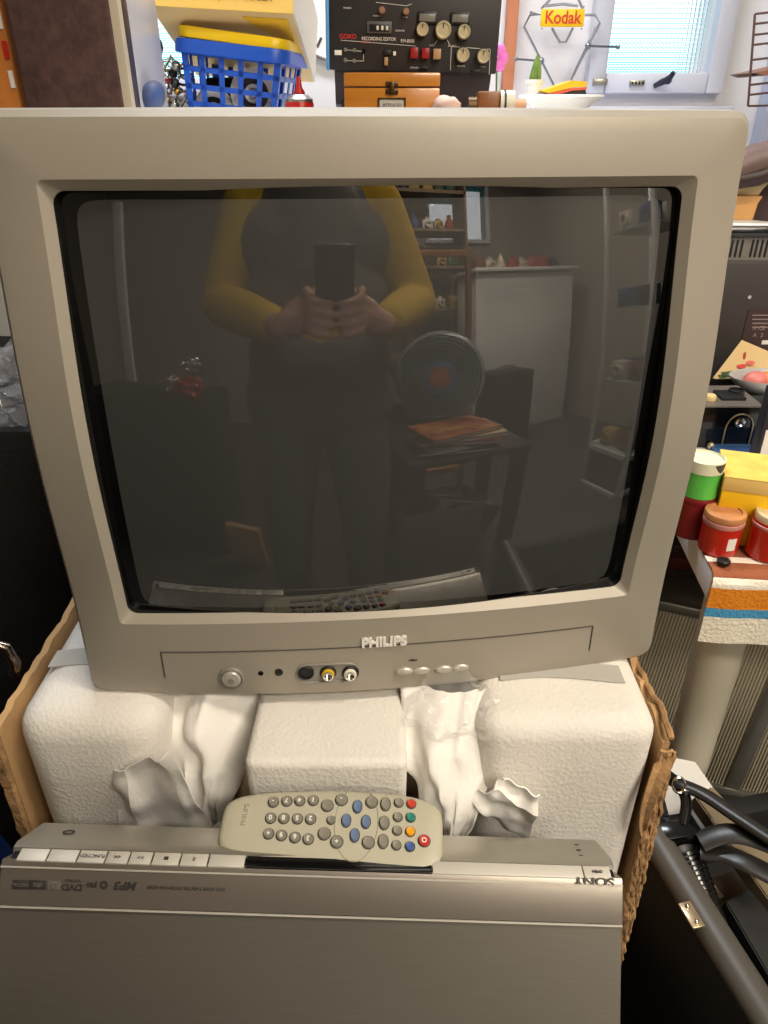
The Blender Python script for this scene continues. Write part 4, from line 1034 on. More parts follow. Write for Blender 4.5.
for k, (c_, xx) in enumerate((((232, 130, 50), .0), ((240, 186, 50), .028), ((214, 120, 110), -.024))):
    tag(MB().sph((0, 0, 0), .024, sc=(1, .8, .7), n=16).build('fruit', mat('fruit_%d' % k, c_, .45), None, loc=(bw_.location.x + xx, bw_.location.y - .002, bw_.location.z + .028)), ['orange fruit in the middle of the white rimmed bowl', 'yellow fruit at the right of the white rimmed bowl', 'pinkish fruit at the left of the white rimmed bowl'][k], 'fruit', 'fruit in the bowl')
# leaflet
YL = 1.41
L4 = [at(713, 378, YL - .03), at(742, 340, YL), at(768 + 14, 357, YL + .005), at(768 - 8, 392, YL - .03)]
o0 = sum(L4, Vector()) / 4
lf = thing('leaflet', 'cream leaflet with red flowers leaning against the dark television back', 'leaflet', o0)
MB().grid(lambda u, v: (L4[0].lerp(L4[1], v)).lerp(L4[3].lerp(L4[2], v), u) - o0, 6, 6, thick=.001).build('page', mat('leaflet_cream', (222, 190, 134), .6), lf)
nL = (L4[1] - L4[0]).cross(L4[3] - L4[0]).normalized(); nL = nL if nL.y < 0 else -nL
for k, (px_, py_, c_, rx, rz2) in enumerate(((728, 372, (50, 72, 30), .016, .008), (722, 375, (60, 84, 36), .01, .006), (741, 366, (190, 50, 46), .010, .004), (744, 356, (196, 70, 56), .003, .008), (750, 363, (206, 90, 80), .009, .004))):
    q = onplane(px_, py_, o0, nL) - o0 + nL * .002
    mb = MB(); mb.X = Matrix.Translation(q) @ nL.to_track_quat('Z', 'Y').to_matrix().to_4x4(); mb.lathe([(1, 0), (0, .0005)], n=14)
    for v in mb.bm.verts: pass
    mb.X = Matrix.Identity(4)
    oo = mb.build('printed_flower', mat('print_%d' % k, c_, .6), lf)
    for v in oo.data.vertices:
        dlt = v.co - q; v.co = q + Vector((dlt.x * rx, dlt.y * rx, dlt.z * rz2))
# second television (rear side)
YM = 1.46
mx0 = at(715, 300, YM).x - .12; mz = at(750, 228, YM).z
m2 = thing('television', 'dark back of a second television with vent slots on the right table', 'television', (mx0, YM, TZ + .002))
mW = .62; mH = mz - TZ - .012
MB().box((mW / 2, .12, mH * .42), (mW, .24, mH * .84), bev=.012).build('rear_housing', mat('rear_dark', (54, 48, 44), .55), m2)
MB().box((mW / 2, .13, mH * .90), (mW, .25, mH * .20), bev=.008).build('vent_band', mat('vent_grey', (122, 116, 108), .5), m2)
MB().box((mW / 2, .13, mH + .004), (mW + .03, .28, .02), bev=.008).build('top_rim', M_blackgloss, m2)
MB().box((mW / 2, .13, mH + .015), (mW + .02, .27, .003), bev=.001).build('top_edge', M_whitepl, m2)
for k, px_ in enumerate((729, 734.5, 739.5, 744.5, 755, 759.5, 764.5, 769.5, 774.5, 779.5)):
    a = at(px_, 240, YM); b = at(px_, 258, YM)
    MB().box((a.x - mx0, .006, (a.z + b.z) / 2 - TZ - .002), (.0045, .006, a.z - b.z), bev=.002).build('vent_slot', M_inkblack, m2)
a = at(749, 298, YM); MB().lathe([(.004, 0), (.0035, .002), (0, .002)], c=(a.x - mx0, 0, a.z - TZ), axis=(0, -1, 0), n=16).build('screw', M_chrome, m2)
a = at(748, 311, YM); b = at(800, 349, YM)
lb = MB().box(((a.x + b.x) / 2 - mx0, -.0012, (a.z + b.z) / 2 - TZ), (b.x - a.x, .0015, a.z - b.z)).build('rating_label', mat('label_brown', (58, 34, 32), .5), m2)
for k in range(4): 
    q = at(750, 316 + k * 4, YM); MB().box((q.x - mx0 + .028, -.0023, q.z - TZ), (.05, .0008, .002)).build('label_line', mat('label_grey', (150, 130, 124), .5), lb)
for px_, s in ((754, 'X'), (761, 'CE'), (754, 'A'), (761, '2')):
    q = at(px_, 329 if s in ('X', 'CE') else 336, YM); text(s, .011, mat('label_grey', (150, 130, 124), .5), lb, (q.x - mx0, -.0024, q.z - TZ), name='label_symbol')
q = at(766, 343, YM); MB().box((q.x - mx0, -.0026, q.z - TZ), (.02, .0008, .008)).build('barcode_patch', M_paper, lb)
# things on top of it
zt_ = TZ + .002 + mH + .0165
tx = at(742, 205, YM + .1).x
hB = at(742, 196, YM + .06).z - zt_
tag(MB().box((0, 0, hB / 2), (.07, .08, hB), bev=.002).build('wooden_block', mat('light_box', (222, 168, 104), .6, var=.1), None, loc=(tx - .005, YM + .1, zt_)), 'light brown block on top of the second television', 'box')
h2_ = at(742, 180, YM + .07).z - zt_ - hB
tag(MB().box((0, 0, h2_ / 2), (.06, .06, h2_), bev=.002).build('pale_box', mat('pale_card', (226, 206, 160), .7), None, loc=(tx - .002, YM + .1, zt_ + hB + .0005)), 'pale card box standing on the light brown block', 'box')
# rolled leather strap / case
a = at(738, 168, YM + .05); b = at(800, 150, YM + .05)
lr = thing('leather_case', 'brown rolled leather case sticking out behind the television corner', 'leather case', a)
v = b - a
MB().tube([Vector((-.05, 0, -.012)), Vector((0, 0, 0)), v * .25 + Vector((0, 0, .004)), v * .5, v * .75, v], lambda t: .028 + .006 * t, 16).build('roll', mat('taupe_leather', (110, 88, 82), .5, bump=.4, bscale=60), lr)
MB().tube([Vector((-.03, -.012, -.024)), v * .3 + Vector((0, -.018, -.022)), v * .7 + Vector((0, -.02, -.016))], .016, 12).build('dark_fold', mat('dark_fold', (50, 30, 28), .5), lr)
MB().box(v * .85 + Vector((0, .0, .05)), (.03, .03, .075), bev=.01).build('orange_tag', M_orange, lr)
# dark figurine
a = at(770, 190, YM + .08)
fg = thing('ornament', 'dark glossy rounded ornament on the second television at the right edge', 'ornament', (a.x + .01, YM + .08, zt_))
MB().lathe([(0, 0), (.045, 0), (.042, .03), (.03, .055), (.016, .07), (0, .075)], n=32).build('base', mat('ornament_brown', (74, 58, 62), .4), fg)
MB().sph((0.01, 0, a.z - zt_ + .0), .024, n=20).build('ball', mat('ornament_grey', (60, 66, 74), .15), fg)

# ---- under / beside the table: ribbed case, black case with gear
# ribbed aluminium case
rc0 = at(690, 690, 1.06)
rcase = thing('ribbed_case', 'ribbed aluminium flight case standing under the white table', 'case', (.66, 1.08, 0), rot=(R(-8), R(7), R(-12)))
cw, chh = .62, .40
MB().box((0, .08, chh / 2), (cw, .15, chh), bev=.01).build('case_body', mat('case_dark', (112, 104, 90), .5, .2), rcase)
mb = MB()
for k in range(96): mb.box((-cw / 2 + .012 + k * (cw - .02) / 96, .002, chh / 2), (.0050, .005, chh - .03), bev=.0012, seg=1)
mb.build('ribbed_face', mat('rib_alu', (196, 186, 162), .35, .2), rcase)
mb = MB()
for c_, d_ in (((0, .0, chh - .008), (cw, .02, .02)), ((0, .0, .01), (cw, .02, .02)), ((-cw / 2, .0, chh / 2), (.02, .02, chh)), ((cw / 2, .0, chh / 2), (.02, .02, chh)), ((.06, -.002, chh / 2), (.03, .012, chh))): mb.box(c_, d_, bev=.003)
mb.build('edge_trim', M_alu, rcase)
# dim shelf boards with brown boxes behind, seen between the carton and the leg
sh = thing('low_shelf', 'low dark shelf under the table holding brown folders', 'shelf', (.88, 1.45, 0))
for z_ in (.12, .36, .56): MB().box((0, 0, z_), (1.0, .24, .02), bev=.002).build('shelf_board', mat('shelf_grey', (92, 88, 84), .5), sh)
for x_ in (-.5, .5): MB().box((x_, 0, .29), (.02, .24, .58)).build('side_panel', M_blackmatt, sh)
MB().box((0, .13, .29), (1.0, .01, .58)).build('back_panel', M_blackmatt, sh)
for k in range(3):
    for zi, z_ in enumerate((.37, .13)):
        for s2 in range(3):
            tag(MB().box((0, 0, 0), (.28, .2, .03), bev=.003).build('folder', mat('folder_%d' % ((k + s2) % 3), ((104, 44, 30), (70, 40, 34), (44, 38, 38))[(k + s2) % 3], .6), None, loc=(.88 - .32 + .32 * k, 1.44, z_ + .0155 + .031 * s2 )), 'flat brown folder in the piles on the low dark shelf', 'folder', 'folders piled on the low shelf')
# black hard case, open, tilted toward the bench
kc = thing('equipment_case', 'large open black hard case with rounded grey rim at the lower right', 'case', (.262, .60, 0), rot=(0, 0, R(12.5)))
kw, kd, kh = .46, .62, .55
# local: x right, y toward back (negative toward camera)
mb = MB()
def wallbox(c_, d_): mb.box(c_, d_, bev=.008)
wallbox((.015, -kd / 2 + .04, kh / 2), (.03, kd, kh)); wallbox((kw, -kd / 2 + .04, kh / 2), (.03, kd, kh)); wallbox((kw / 2, .03, .215), (kw, .03, .43)); wallbox((kw / 2, -kd + .05, kh / 2), (kw, .03, kh)); wallbox((kw / 2, -kd / 2 + .04, .02), (kw, kd, .04))
mb.build('case_shell', M_blackmatt, kc)
mb = MB(); rimr = .017
def rimtube(pts): mb.tube(pts, rimr, 14, flat=.8)
rimtube([(.018, .05, kh), (.018, -kd + .03, kh)]); rimtube([(kw, .05, kh), (kw, -kd + .03, kh)])
mb.build('rim', mat('rim_rubber', (74, 70, 64), .42), kc)
lp = atz(691, 916, kh + .014); ll = Matrix.Rotation(-R(12.5), 4, 'Z') @ (Vector((lp.x, lp.y, 0)) - Vector((.262, .60, 0)))
lo_ = MB().box((ll.x, ll.y, kh + .0155), (.013, .026, .003), bev=.001).build('latch_plate', mat('latch_silver', (190, 172, 140), .3, .8), kc)
mb = MB()
for s in (-1, 1): mb.sph((ll.x, ll.y + s * .008, kh + .0175), .0024, n=10)
mb.build('latch_screws', M_chrome, lo_)
# filling platform inside the case: dark padded insert
MB().box((kw / 2, -kd / 2 + .04, .33), (kw - .04, kd - .03, .02)).build('padded_insert', M_blackmatt, kc)
ZI = .35
# ribbed flash grip
def lineat(p, q, z0, z1): return atz(p[0], p[1], z0), atz(q[0], q[1], z1)
A, B = atz(676, 836, .545), atz(712, 918, .50)
gr_ = thing('ribbed_grip', 'black ribbed handle with a squared head lying in the black case', 'grip', A)
d = (B - A)
MB().tube([Vector((0, 0, 0)), d * .33, d * .66, d, d * 1.15], lambda t: .020 - .007 * t, 20, flat=.75).build('handle', M_black, gr_)
mb = MB()
for k in range(14):
    c_ = d * (.22 + .06 * k); t_ = .22 + .06 * k
    u_ = d.normalized(); r2 = (.020 - .007 * t_) * 1.06
    mb.cyl(c_ - u_ * .0015, c_ + u_ * .0015, r2, n=20)
mb.build('ribs', M_blackgloss, gr_)
MB().box(Vector((0, 0, .004)), (.046, .032, .03), rot=(0, 0, R(10)), bev=.006).build('head', M_blackgloss, gr_)
# white plastic piece
A = atz(655, 790, .50)
wp = tag(MB().prism([(0, 0), (.05, -.01), (.07, -.05), (.04, -.10), (.006, -.08)], 0, .006, lambda u, v, h: Vector((u, v, h))).build('plastic_sheet', mat('milky', (176, 172, 164), .4), None, loc=A + Vector((-.005, .02, .04)), rot=(R(30), 0, 0)), 'milky plastic sheet standing between carton and black case', 'plastic sheet')
# dark metal device in the case with bronze panels
A = atz(735, 850, .47)
dv = thing('folded_tripod', 'dark bronze metal camera stand packed in the black case', 'camera stand', A)
mb = MB()
P0 = atz(683, 795, .545) - A; P1 = atz(760, 915, .50) - A
dd = (P1 - P0); side = Vector((dd.y, -dd.x, 0)).normalized()
def slab(a_, b_, w0, w1, th, m, name, lift=0):
    mbb = MB(); u_ = (b_ - a_).normalized(); s_ = u_.cross(Vector((0, 0, 1))).normalized(); n_ = s_.cross(u_)
    t = bmesh.new(); V = []
    for p_, w_ in ((a_, w0), (b_, w1)):
        for sx in (-1, 1):
            for sz in (-1, 1): V.append(t.verts.new(p_ + s_ * sx * w_ / 2 + n_ * (sz * th / 2 + lift)))
    for f in ((0, 1, 3, 2), (4, 6, 7, 5), (0, 4, 5, 1), (2, 3, 7, 6), (1, 5, 7, 3), (0, 2, 6, 4)): t.faces.new([V[i] for i in f])
    bmesh.ops.recalc_face_normals(t, faces=t.faces); bmesh.ops.bevel(t, geom=t.edges[:], offset=.0015, segments=2, affect='EDGES')
    mbb._add(t); return mbb.build(name, m, dv)
slab(P0 + Vector((.02, 0, 0)), P1 + Vector((.04, 0, 0)), .03, .055, .02, M_bronze, 'upper_leg')
slab(atz(715, 880, .46) - A, atz(790, 990, .44) - A, .07, .09, .02, mat('bronze_dark', (96, 80, 58), .35, .2), 'panel')
slab(atz(700, 800, .55) - A, atz(722, 835, .54) - A, .004, .004, .004, M_chrome, 'bright_edge', lift=.0)
slab(atz(706, 880, .47) - A, atz(735, 925, .455) - A, .006, .03, .006, mat('cream_part', (200, 178, 140), .5), 'cream_lever')
slab(atz(735, 900, .49) - A, atz(800, 985, .47) - A, .05, .08, .04, M_blackmatt, 'black_housing')
# straps
def strap(label, pts, r_, flat=.35, seg=8):
    P = [atz(x, y, z) for x, y, z in pts]; o_ = P[0].copy()
    Q = []
    for i in range(len(P) - 1):
        p0 = P[max(0, i - 1)]; p1 = P[i]; p2 = P[i + 1]; p3 = P[min(len(P) - 1, i + 2)]
        for k in range(seg):
            t = k / seg; Q.append(.5 * ((2 * p1) + (-p0 + p2) * t + (2 * p0 - 5 * p1 + 4 * p2 - p3) * t * t + (-p0 + 3 * p1 - 3 * p2 + p3) * t ** 3) - o_)
    Q.append(P[-1] - o_)
    return tag(MB().tube(Q, r_, 12, flat=flat).build('strap', M_blackgloss if flat > .8 else mat('strap_leather', (30, 28, 26), .35), None, loc=o_), label, 'strap', 'black straps in the case')
strap('thick black strap crossing in front of the white table leg', [(664, 775, .56), (680, 784, .575), (705, 795, .58), (735, 815, .585), (780, 845, .59)], .010, .6)
strap('upper flat black strap curving to the right over the case', [(700, 842, .56), (722, 834, .57), (748, 836, .575), (790, 852, .575)], .012, .3)
strap('lower flat black strap looped just below the upper one', [(700, 850, .55), (722, 853, .555), (745, 862, .56), (785, 882, .56)], .012, .3)
strap('short black cord with chrome clip near the torn carton', [(661, 748, .60), (664, 770, .585), (676, 782, .575), (686, 800, .57), (683, 826, .56)], .006, 1)
A = atz(679, 785, .585)
cl = thing('clip', 'small chrome buckle on the black strap', 'buckle', A)
MB().tube([Vector((.007 * math.cos(k * .63), .004 * math.sin(k * .63), .008 * math.sin(k * .63))) for k in range(10)], .0016, 8, closed=True).build('ring', M_chrome, cl)
MB().box((.008, -.004, -.008), (.006, .004, .010), bev=.001).build('tongue', M_chrome, cl)

# ================================================================ LEFT SIDE
bs = thing('black_cabinet', 'large matt black cabinet left of the cardboard box', 'cabinet', (-.75, 1.03, 0))
MB().box((0, 0, .455), (.72, .42, .91), bev=.008).build('cabinet_body', M_blackmatt, bs)
MB().box((0, -.212, .455), (.66, .006, .85), bev=.004).build('front_cloth', mat('black_cloth', (20, 18, 18), .9, bump=.8, bscale=400), bs)
bk = thing('black_case', 'dark case standing on the black cabinet at the left edge', 'case', (-.83, 1.0, .912))
MB().box((0, .02, .13), (.5, .12, .26), bev=.01).build('case_body', mat('case_grey', (44, 42, 42), .6), bk)
MB().tube([(-.06, -.01, .262), (-.05, -.01, .28), (.05, -.01, .28), (.06, -.01, .262)], .006, 8).build('handle', M_black, bk)
p = at(6, 412, .83)
pbg = crumple((0, 0, 0), (.045, .04, .045), 12, .7, 4).build('plastic_bag', mat('bag_film2', (215, 218, 226), .06, alpha=.2, spec=1), None, loc=(p.x - .012, .86, .950))
tag(pbg, 'crinkled clear plastic bag lying on the black cabinet', 'plastic bag')
p = at(2, 662, .5)
cp = MB().tube([at(-40, 640, .52) - p, at(-10, 643, .5) - p, at(6, 648, .5) - p, at(15, 662, .5) - p, at(14, 674, .5) - p], .005, 10).build('chrome_handle', mat('dull_chrome', (110, 100, 92), .2, 1), None, loc=p)
tag(cp, 'curved dull chrome handle at the left edge above the carton', 'handle')
p = atz(2, 828, .48)
tag(crumple((0, 0, 0), (.035, .05, .22), 5, .25).build('blue_bag', mat('bag_blue', (24, 44, 84), .3), None, loc=(p.x - .03, p.y, .235)), 'dark blue plastic bag beside the lower left of the carton', 'plastic bag')

# ================================================================ PHOTOGRAPHER (seen in the screen)
def union(name, parts, voxel, m, parent=None, loc=None, smooth=3):
    """parts: list of (p0, r0, p1, r1[, squash]) tapered capsules"""
    mb = MB()
    for p in parts:
        p0, r0, p1, r1 = Vector(p[0]), p[1], Vector(p[2]), p[3]; sq = p[4] if len(p) > 4 else 1
        d_ = p1 - p0; L_ = max(d_.length, 1e-5)
        q = d_.to_track_quat('Z', 'Y').to_matrix().to_4x4() if L_ > 1e-4 else Matrix.Identity(4)
        prof = []
        for k in range(7): a = R(-90 + 90 * k / 6); prof.append((r0 * math.cos(a), r0 * math.sin(a)))
        for k in range(7): a = R(90 * k / 6); prof.append((r1 * math.cos(a), L_ + r1 * math.sin(a)))
        t = MB(); t.lathe(prof, n=20); 
        for v in t.bm.verts:
            c_ = q @ v.co; v.co = c_ + p0
        if sq != 1:
            for v in t.bm.verts:
                cc = p0.lerp(p1, .5); v.co.y = cc.y + (v.co.y - cc.y) * sq
        mb._add(t.bm)
    o = mb.build(name, m, parent)
    md = o.modifiers.new('r', 'REMESH'); md.mode = 'VOXEL'; md.voxel_size = voxel; md.use_smooth_shade = True
    ms = o.modifiers.new('s', 'SMOOTH'); ms.iterations = smooth; ms.factor = .5
    dg = bpy.context.evaluated_depsgraph_get(); dg.update()
    me = bpy.data.meshes.new_from_object(o.evaluated_get(dg)); o.modifiers.clear()
    old = o.data; o.data = me; bpy.data.meshes.remove(old); me.name = name
    if loc: o.location = loc
    return o
PX, PY = -.02, -.40
person = thing('person', 'person in a yellow jumper and dark vest photographing with a phone, reflected in the screen', 'person', (PX, PY, 0))
def pl(x, y, z): return Vector((x, y, z))      # local to the person's base
B = []
SHR, SHL = pl(.19, -.02, 1.44), pl(-.19, -.02, 1.44)
ELR, ELL = pl(.285, .02, 1.17), pl(-.265, .02, 1.17)
WRR, WRL = pl(.125, .315, 1.115), pl(-.085, .315, 1.115)
B += [(pl(-.07, 0, 1.0), .125, pl(.07, 0, 1.0), .125, .8), (pl(-.06, 0, 1.15), .125, pl(.06, 0, 1.15), .125, .85), (pl(-.09, -.01, 1.34), .12, pl(.09, -.01, 1.34), .12, .85),
      (pl(-.14, -.02, 1.42), .06, pl(.14, -.02, 1.42), .06), (pl(0, 0, .93), .15, pl(0, 0, 1.3), .14, .75), (pl(0, -.015, 1.42), .062, pl(0, .0, 1.53), .056)]
for s, S_, E_, W_ in ((1, SHR, ELR, WRR), (-1, SHL, ELL, WRL)):
    B += [(S_, .062, E_, .045), (E_, .045, W_, .027)]
    hip = pl(s * .095, 0, .92); knee = pl(s * .12, .015, .50); ank = pl(s * .14, -.02, .09)
    B += [(hip, .095, knee, .058), (knee, .056, pl(s * .13, -.02, .34), .055), (pl(s * .13, -.02, .34), .055, ank, .036), (ank, .036, pl(s * .15, .13, .04), .032)]
# head
B += [(pl(0, .0, 1.60), .075, pl(0, .01, 1.67), .086, 1.1), (pl(0, .045, 1.56), .040, pl(0, .05, 1.58), .045), (pl(0, .097, 1.625), .010, pl(0, .108, 1.605), .014),
      (pl(-.03, .085, 1.645), .013, pl(.03, .085, 1.645), .013), (pl(-.018, .083, 1.572), .012, pl(.018, .083, 1.572), .012), (pl(-.083, .0, 1.62), .016, pl(-.084, -.006, 1.645), .018), (pl(.083, .0, 1.62), .016, pl(.084, -.006, 1.645), .018)]
# hands : palms beside the phone, fingers meeting across its back, thumbs on the near side
def wl_(x, y, z): return Vector((x - PX, y - PY, z))
PHC = CAM + DWN * .068 - FWD * .012 + Vector((.006, 0, 0))
for s, W_ in ((1, WRR), (-1, WRL)):
    edge = PHC + Vector((s * .046, 0, 0)) + DWN * .048 + FWD * (-.006)
    palm = edge - Vector((PX, PY, 0))
    B += [(W_, .027, W_.lerp(palm, .35) + Vector((s * .006, 0, 0)), .026), (W_.lerp(palm, .35), .024, palm + Vector((s * .004, 0, -.012)), .02), (W_.lerp(palm, .4) + Vector((0, 0, .02)), .018, palm + Vector((s * .004, 0, .014)), .015), (W_.lerp(palm, .4) + Vector((0, 0, -.02)), .018, palm + Vector((s * .002, 0, -.035)), .015)]
    for k in range(4):
        zo = .030 - .021 * k; L_ = (.9, 1.0, .95, .8)[k]
        k0 = palm + Vector((s * .010, .012, 0)) - DWN * 0 + Vector((0, -.3 * (0), zo))
        k1 = palm + FWD * .034 + Vector((s * .002, 0, zo - .002))
        k2 = palm + FWD * .040 + Vector((-s * .022 * L_, 0, zo - .006))
        k3 = palm + FWD * .034 + Vector((-s * .040 * L_, 0, zo - .010))
        B += [(k0, .0105, k1, .0095), (k1, .0095, k2, .0085), (k2, .0085, k3, .0075)]
    th0 = palm + Vector((s * .006, -.012, .006)); th1 = palm - FWD * .020 + Vector((-s * .014, 0, .028)); th2 = palm - FWD * .020 + Vector((-s * .036, 0, .044))
    B += [(th0, .013, th1, .0105), (th1, .0105, th2, .009)]
body = union('body', B, .0055, M_skin, person, smooth=2)
M_yel = mat('jumper_yellow', (214, 170, 30), .85, bump=.6, bscale=120)
M_vest = mat('vest_dark', (104, 99, 90), .8, bump=.4, bscale=90)
M_trous = mat('trousers', (104, 100, 92), .85, bump=.4, bscale=120)
J = [(pl(-.09, -.01, 1.34), .132, pl(.09, -.01, 1.34), .132, .87), (pl(-.15, -.02, 1.42), .073, pl(.15, -.02, 1.42), .073), (pl(0, 0, 1.0), .155, pl(0, 0, 1.3), .15, .85), (pl(0, -.01, 1.44), .072, pl(0, .003, 1.525), .066)]
for s, S_, E_, W_ in ((1, SHR, ELR, WRR), (-1, SHL, ELL, WRL)):
    J += [(S_, .078, E_, .064), (E_, .064, E_.lerp(W_, .45), .056), (E_.lerp(W_, .45), .056, E_.lerp(W_, .84), .043)]
    for k in range(4):
        c_ = E_.lerp(W_, .2 + .17 * k); J.append((c_ + Vector((0, 0, -.004)), .060 - .005 * k, c_ + (W_ - E_) * .03, .060 - .005 * k))
union('jumper', J, .007, M_yel, person, smooth=2)
V_ = [(pl(-.085, -.01, 1.33), .142, pl(.085, -.01, 1.33), .142, .95), (pl(-.05, 0, 1.02), .158, pl(.05, 0, 1.02), .158, .88), (pl(-.06, 0, 1.17), .156, pl(.06, 0, 1.17), .156, .88), (pl(-.12, -.02, 1.415), .078, pl(.12, -.02, 1.415), .078), (pl(0, 0, 1.25), .168, pl(0, 0, 1.38), .155, .9), (pl(-.075, 0, .9), .15, pl(.075, 0, .9), .15, .85), (pl(-.12, -.02, 1.42), .078, pl(.12, -.02, 1.42), .078)]
union('vest', V_, .008, M_vest, person, smooth=3)
Tt = [(pl(-.07, 0, .93), .138, pl(.07, 0, .93), .138, .85)]
for s in (1, -1):
    Tt += [(pl(s * .095, 0, .90), .112, pl(s * .12, .015, .50), .078), (pl(s * .12, .015, .50), .078, pl(s * .135, -.01, .10), .062)]
union('trousers', Tt, .008, M_trous, person, smooth=2)
Sh = []
for s in (1, -1): Sh += [(pl(s * .14, -.035, .05), .042, pl(s * .15, .06, .045), .044), (pl(s * .15, .06, .045), .044, pl(s * .155, .15, .036), .036)]
sh_ = union('shoes', Sh, .006, mat('shoe', (60, 56, 52), .4), person, smooth=1)
Hh = [(pl(0, -.02, 1.66), .093, pl(0, -.015, 1.70), .088, 1.1), (pl(0, -.045, 1.58), .065, pl(0, -.045, 1.62), .075)]
union('hair', Hh, .006, mat('hair', (84, 70, 58), .7, bump=.6, bscale=200), person, smooth=1)
mb = MB()
for s in (-1, 1): mb.sph((s * .032, .083, 1.628), .011, n=12)
mb.build('eyes', M_whitepl, person)
# phone
ph = thing('phone', 'black phone held in both hands, reflected in the screen', 'phone', mw=Matrix.Translation(PHC) @ Matrix((Vector((1, 0, 0)), FWD, -DWN)).transposed().to_4x4())
MB().box((0, 0, 0), (.078, .0085, .160), bev=.004, seg=3).build('phone_body', mat('phone_black', (26, 26, 30), .3), ph)
MB().box((0, -.0045, 0), (.072, .0006, .152)).build('phone_screen', M_blackgloss, ph)
for k in range(3): MB().lathe([(.0055, 0), (.0055, .0012), (.0045, .0016), (0, .0012)], c=(-.022 + (0 if k < 2 else .016), .0042, .066 - .017 * (k % 2) - .002), axis=(0, 1, 0), n=20).build('lens', M_blackgloss, ph)
MB().box((0, .0, .0795), (.060, .0086, .0015), bev=.0005).build('phone_edge', M_alu, ph)

# ================================================================ THE SHOP BEHIND THE CAMERA (only seen in the screen)
side_t = legs_table('side_table', 'small dark table with a pile of books, reflected in the screen', 'table', .30, .86, -.98, -.56, .58, .025, mat('dark_table', (46, 40, 36), .5))
# book pile
bc = ((150, 60, 40), (210, 190, 150), (120, 40, 30), (190, 180, 160), (60, 56, 60))
for k in range(5):
    o = thing('book', ['top book of the reflected pile with red and orange cover', 'second book from top of the reflected pile, pale cover', 'third book of the reflected pile, dark red cover', 'fourth book of the reflected pile, pale grey cover', 'bottom book of the reflected pile, dark cover'][k], 'book', (.54 + .01 * ((k * 3) % 4), -.72, .5805 + .018 * (4 - k)), rot=(0, 0, R(-12 + 7 * ((k * 2) % 5))), group='books piled on the side table')
    MB().box((0, 0, .008), (.33, .23, .012)).build('pages', M_paper, o)
    mb = MB(); mb.box((0, 0, .0155), (.34, .24, .0025)); mb.box((0, 0, .0012), (.34, .24, .0022)); mb.box((-.169, 0, .008), (.003, .24, .016)); mb.build('cover', mat('cover_%d' % k, bc[k], .45, var=.5 if k == 0 else 0, vscale=12, rgb2=(200, 130, 60)), o)
    if k == 0:
        text('VINTI', .06, mat('cover_text', (220, 190, 110), .5), o, (-.04, .03, .0172), rot=(0, 0, R(180)))
# ribbed round glass lens/dish
dsh = thing('round_reflector', 'round ringed glass reflector with orange centre, reflected in the screen', 'reflector', (.53, -.90, .86), rot=(R(8), 0, R(20)))
prof = [(0, .004)]
for k in range(16):
    r_ = .035 + k * .0095; prof += [(r_, .012 + (.008 if k % 2 else 0)), (r_ + .004, .012 + (.008 if k % 2 else 0))]
prof += [(.21, .0), (.205, -.01), (0, -.01)]
MB().lathe(prof, axis=(0, 1, 0), n=72).build('ringed_glass', mat('lens_glass', (160, 168, 170), .2, .1), dsh)
mb = MB()
for k in range(7):
    q_ = .085 + k * .0165; mb.lathe([(q_, .021), (q_, .0235), (q_ + .0065, .0235), (q_ + .0065, .021)], axis=(0, 1, 0), n=60)
mb.build('dark_rings', mat('ring_dark', (34, 38, 42), .2), dsh)
MB().lathe([(.078, .019), (.078, .024), (.05, .026), (.05, .02)], axis=(0, 1, 0), n=48).build('blue_ring', mat('ring_blue', (84, 110, 150), .3), dsh)
MB().lathe([(.050, .022), (.048, .027), (0, .029)], axis=(0, 1, 0), n=40).build('orange_centre', mat('lens_orange', (190, 104, 54), .4, var=.3, vscale=30), dsh)
MB().box((0, -.03, -.25), (.12, .10, .06), bev=.01).build('stand', M_black, dsh)
MB().cyl((0, -.02, -.24), (0, -.02, -.1), .012).build('stem', M_black, dsh)
# crate with magazines
cr = thing('storage_crate', 'grey green crate of magazines under the side table, reflected in the screen', 'crate', (.46, -.66, 0))
mb = MB(); 
for c_, d_ in (((0, .11, .17), (.36, .012, .34)), ((0, -.11, .17), (.36, .012, .34)), ((.18, 0, .17), (.012, .22, .34)), ((-.18, 0, .17), (.012, .22, .34)), ((0, 0, .01), (.36, .22, .02))): mb.box(c_, d_, bev=.003)
mb.build('crate_body', mat('crate_green', (104, 104, 86), .6), cr)
for k in range(5):
    tag(MB().box((0, 0, .15), (.26, .006, .32)).build('magazine', mat('mag_%d' % k, ((196, 190, 176), (120, 80, 60), (90, 110, 110), (180, 170, 140), (70, 60, 66))[k], .4), None, loc=(.43 + .02 * k, -.73 + .035 * k, .045), rot=(R(-6), R(8 + 3 * k), 0)), ['cream', 'brown', 'teal grey', 'sand coloured', 'dark purple'][k] + ' magazine standing in the reflected green crate', 'magazine', 'magazines in the reflected crate')
# wooden frame chair
wf = thing('wooden_stand', 'orange wooden frame stand, reflected in the screen above the round reflector', 'stand', (.62, -1.18, 0))
for x_ in (-.17, .17): MB().box((x_, 0, .73), (.028, .035, 1.46), bev=.004).build('post', M_walnut, wf)
for z_ in (.25, .98, 1.44): MB().box((0, 0, z_), (.34, .03, .035), bev=.004).build('rail', M_wood, wf)
for x_ in (-.17, .17): MB().box((x_, 0, .02), (.04, .3, .04), bev=.004).build('foot', M_walnut, wf)
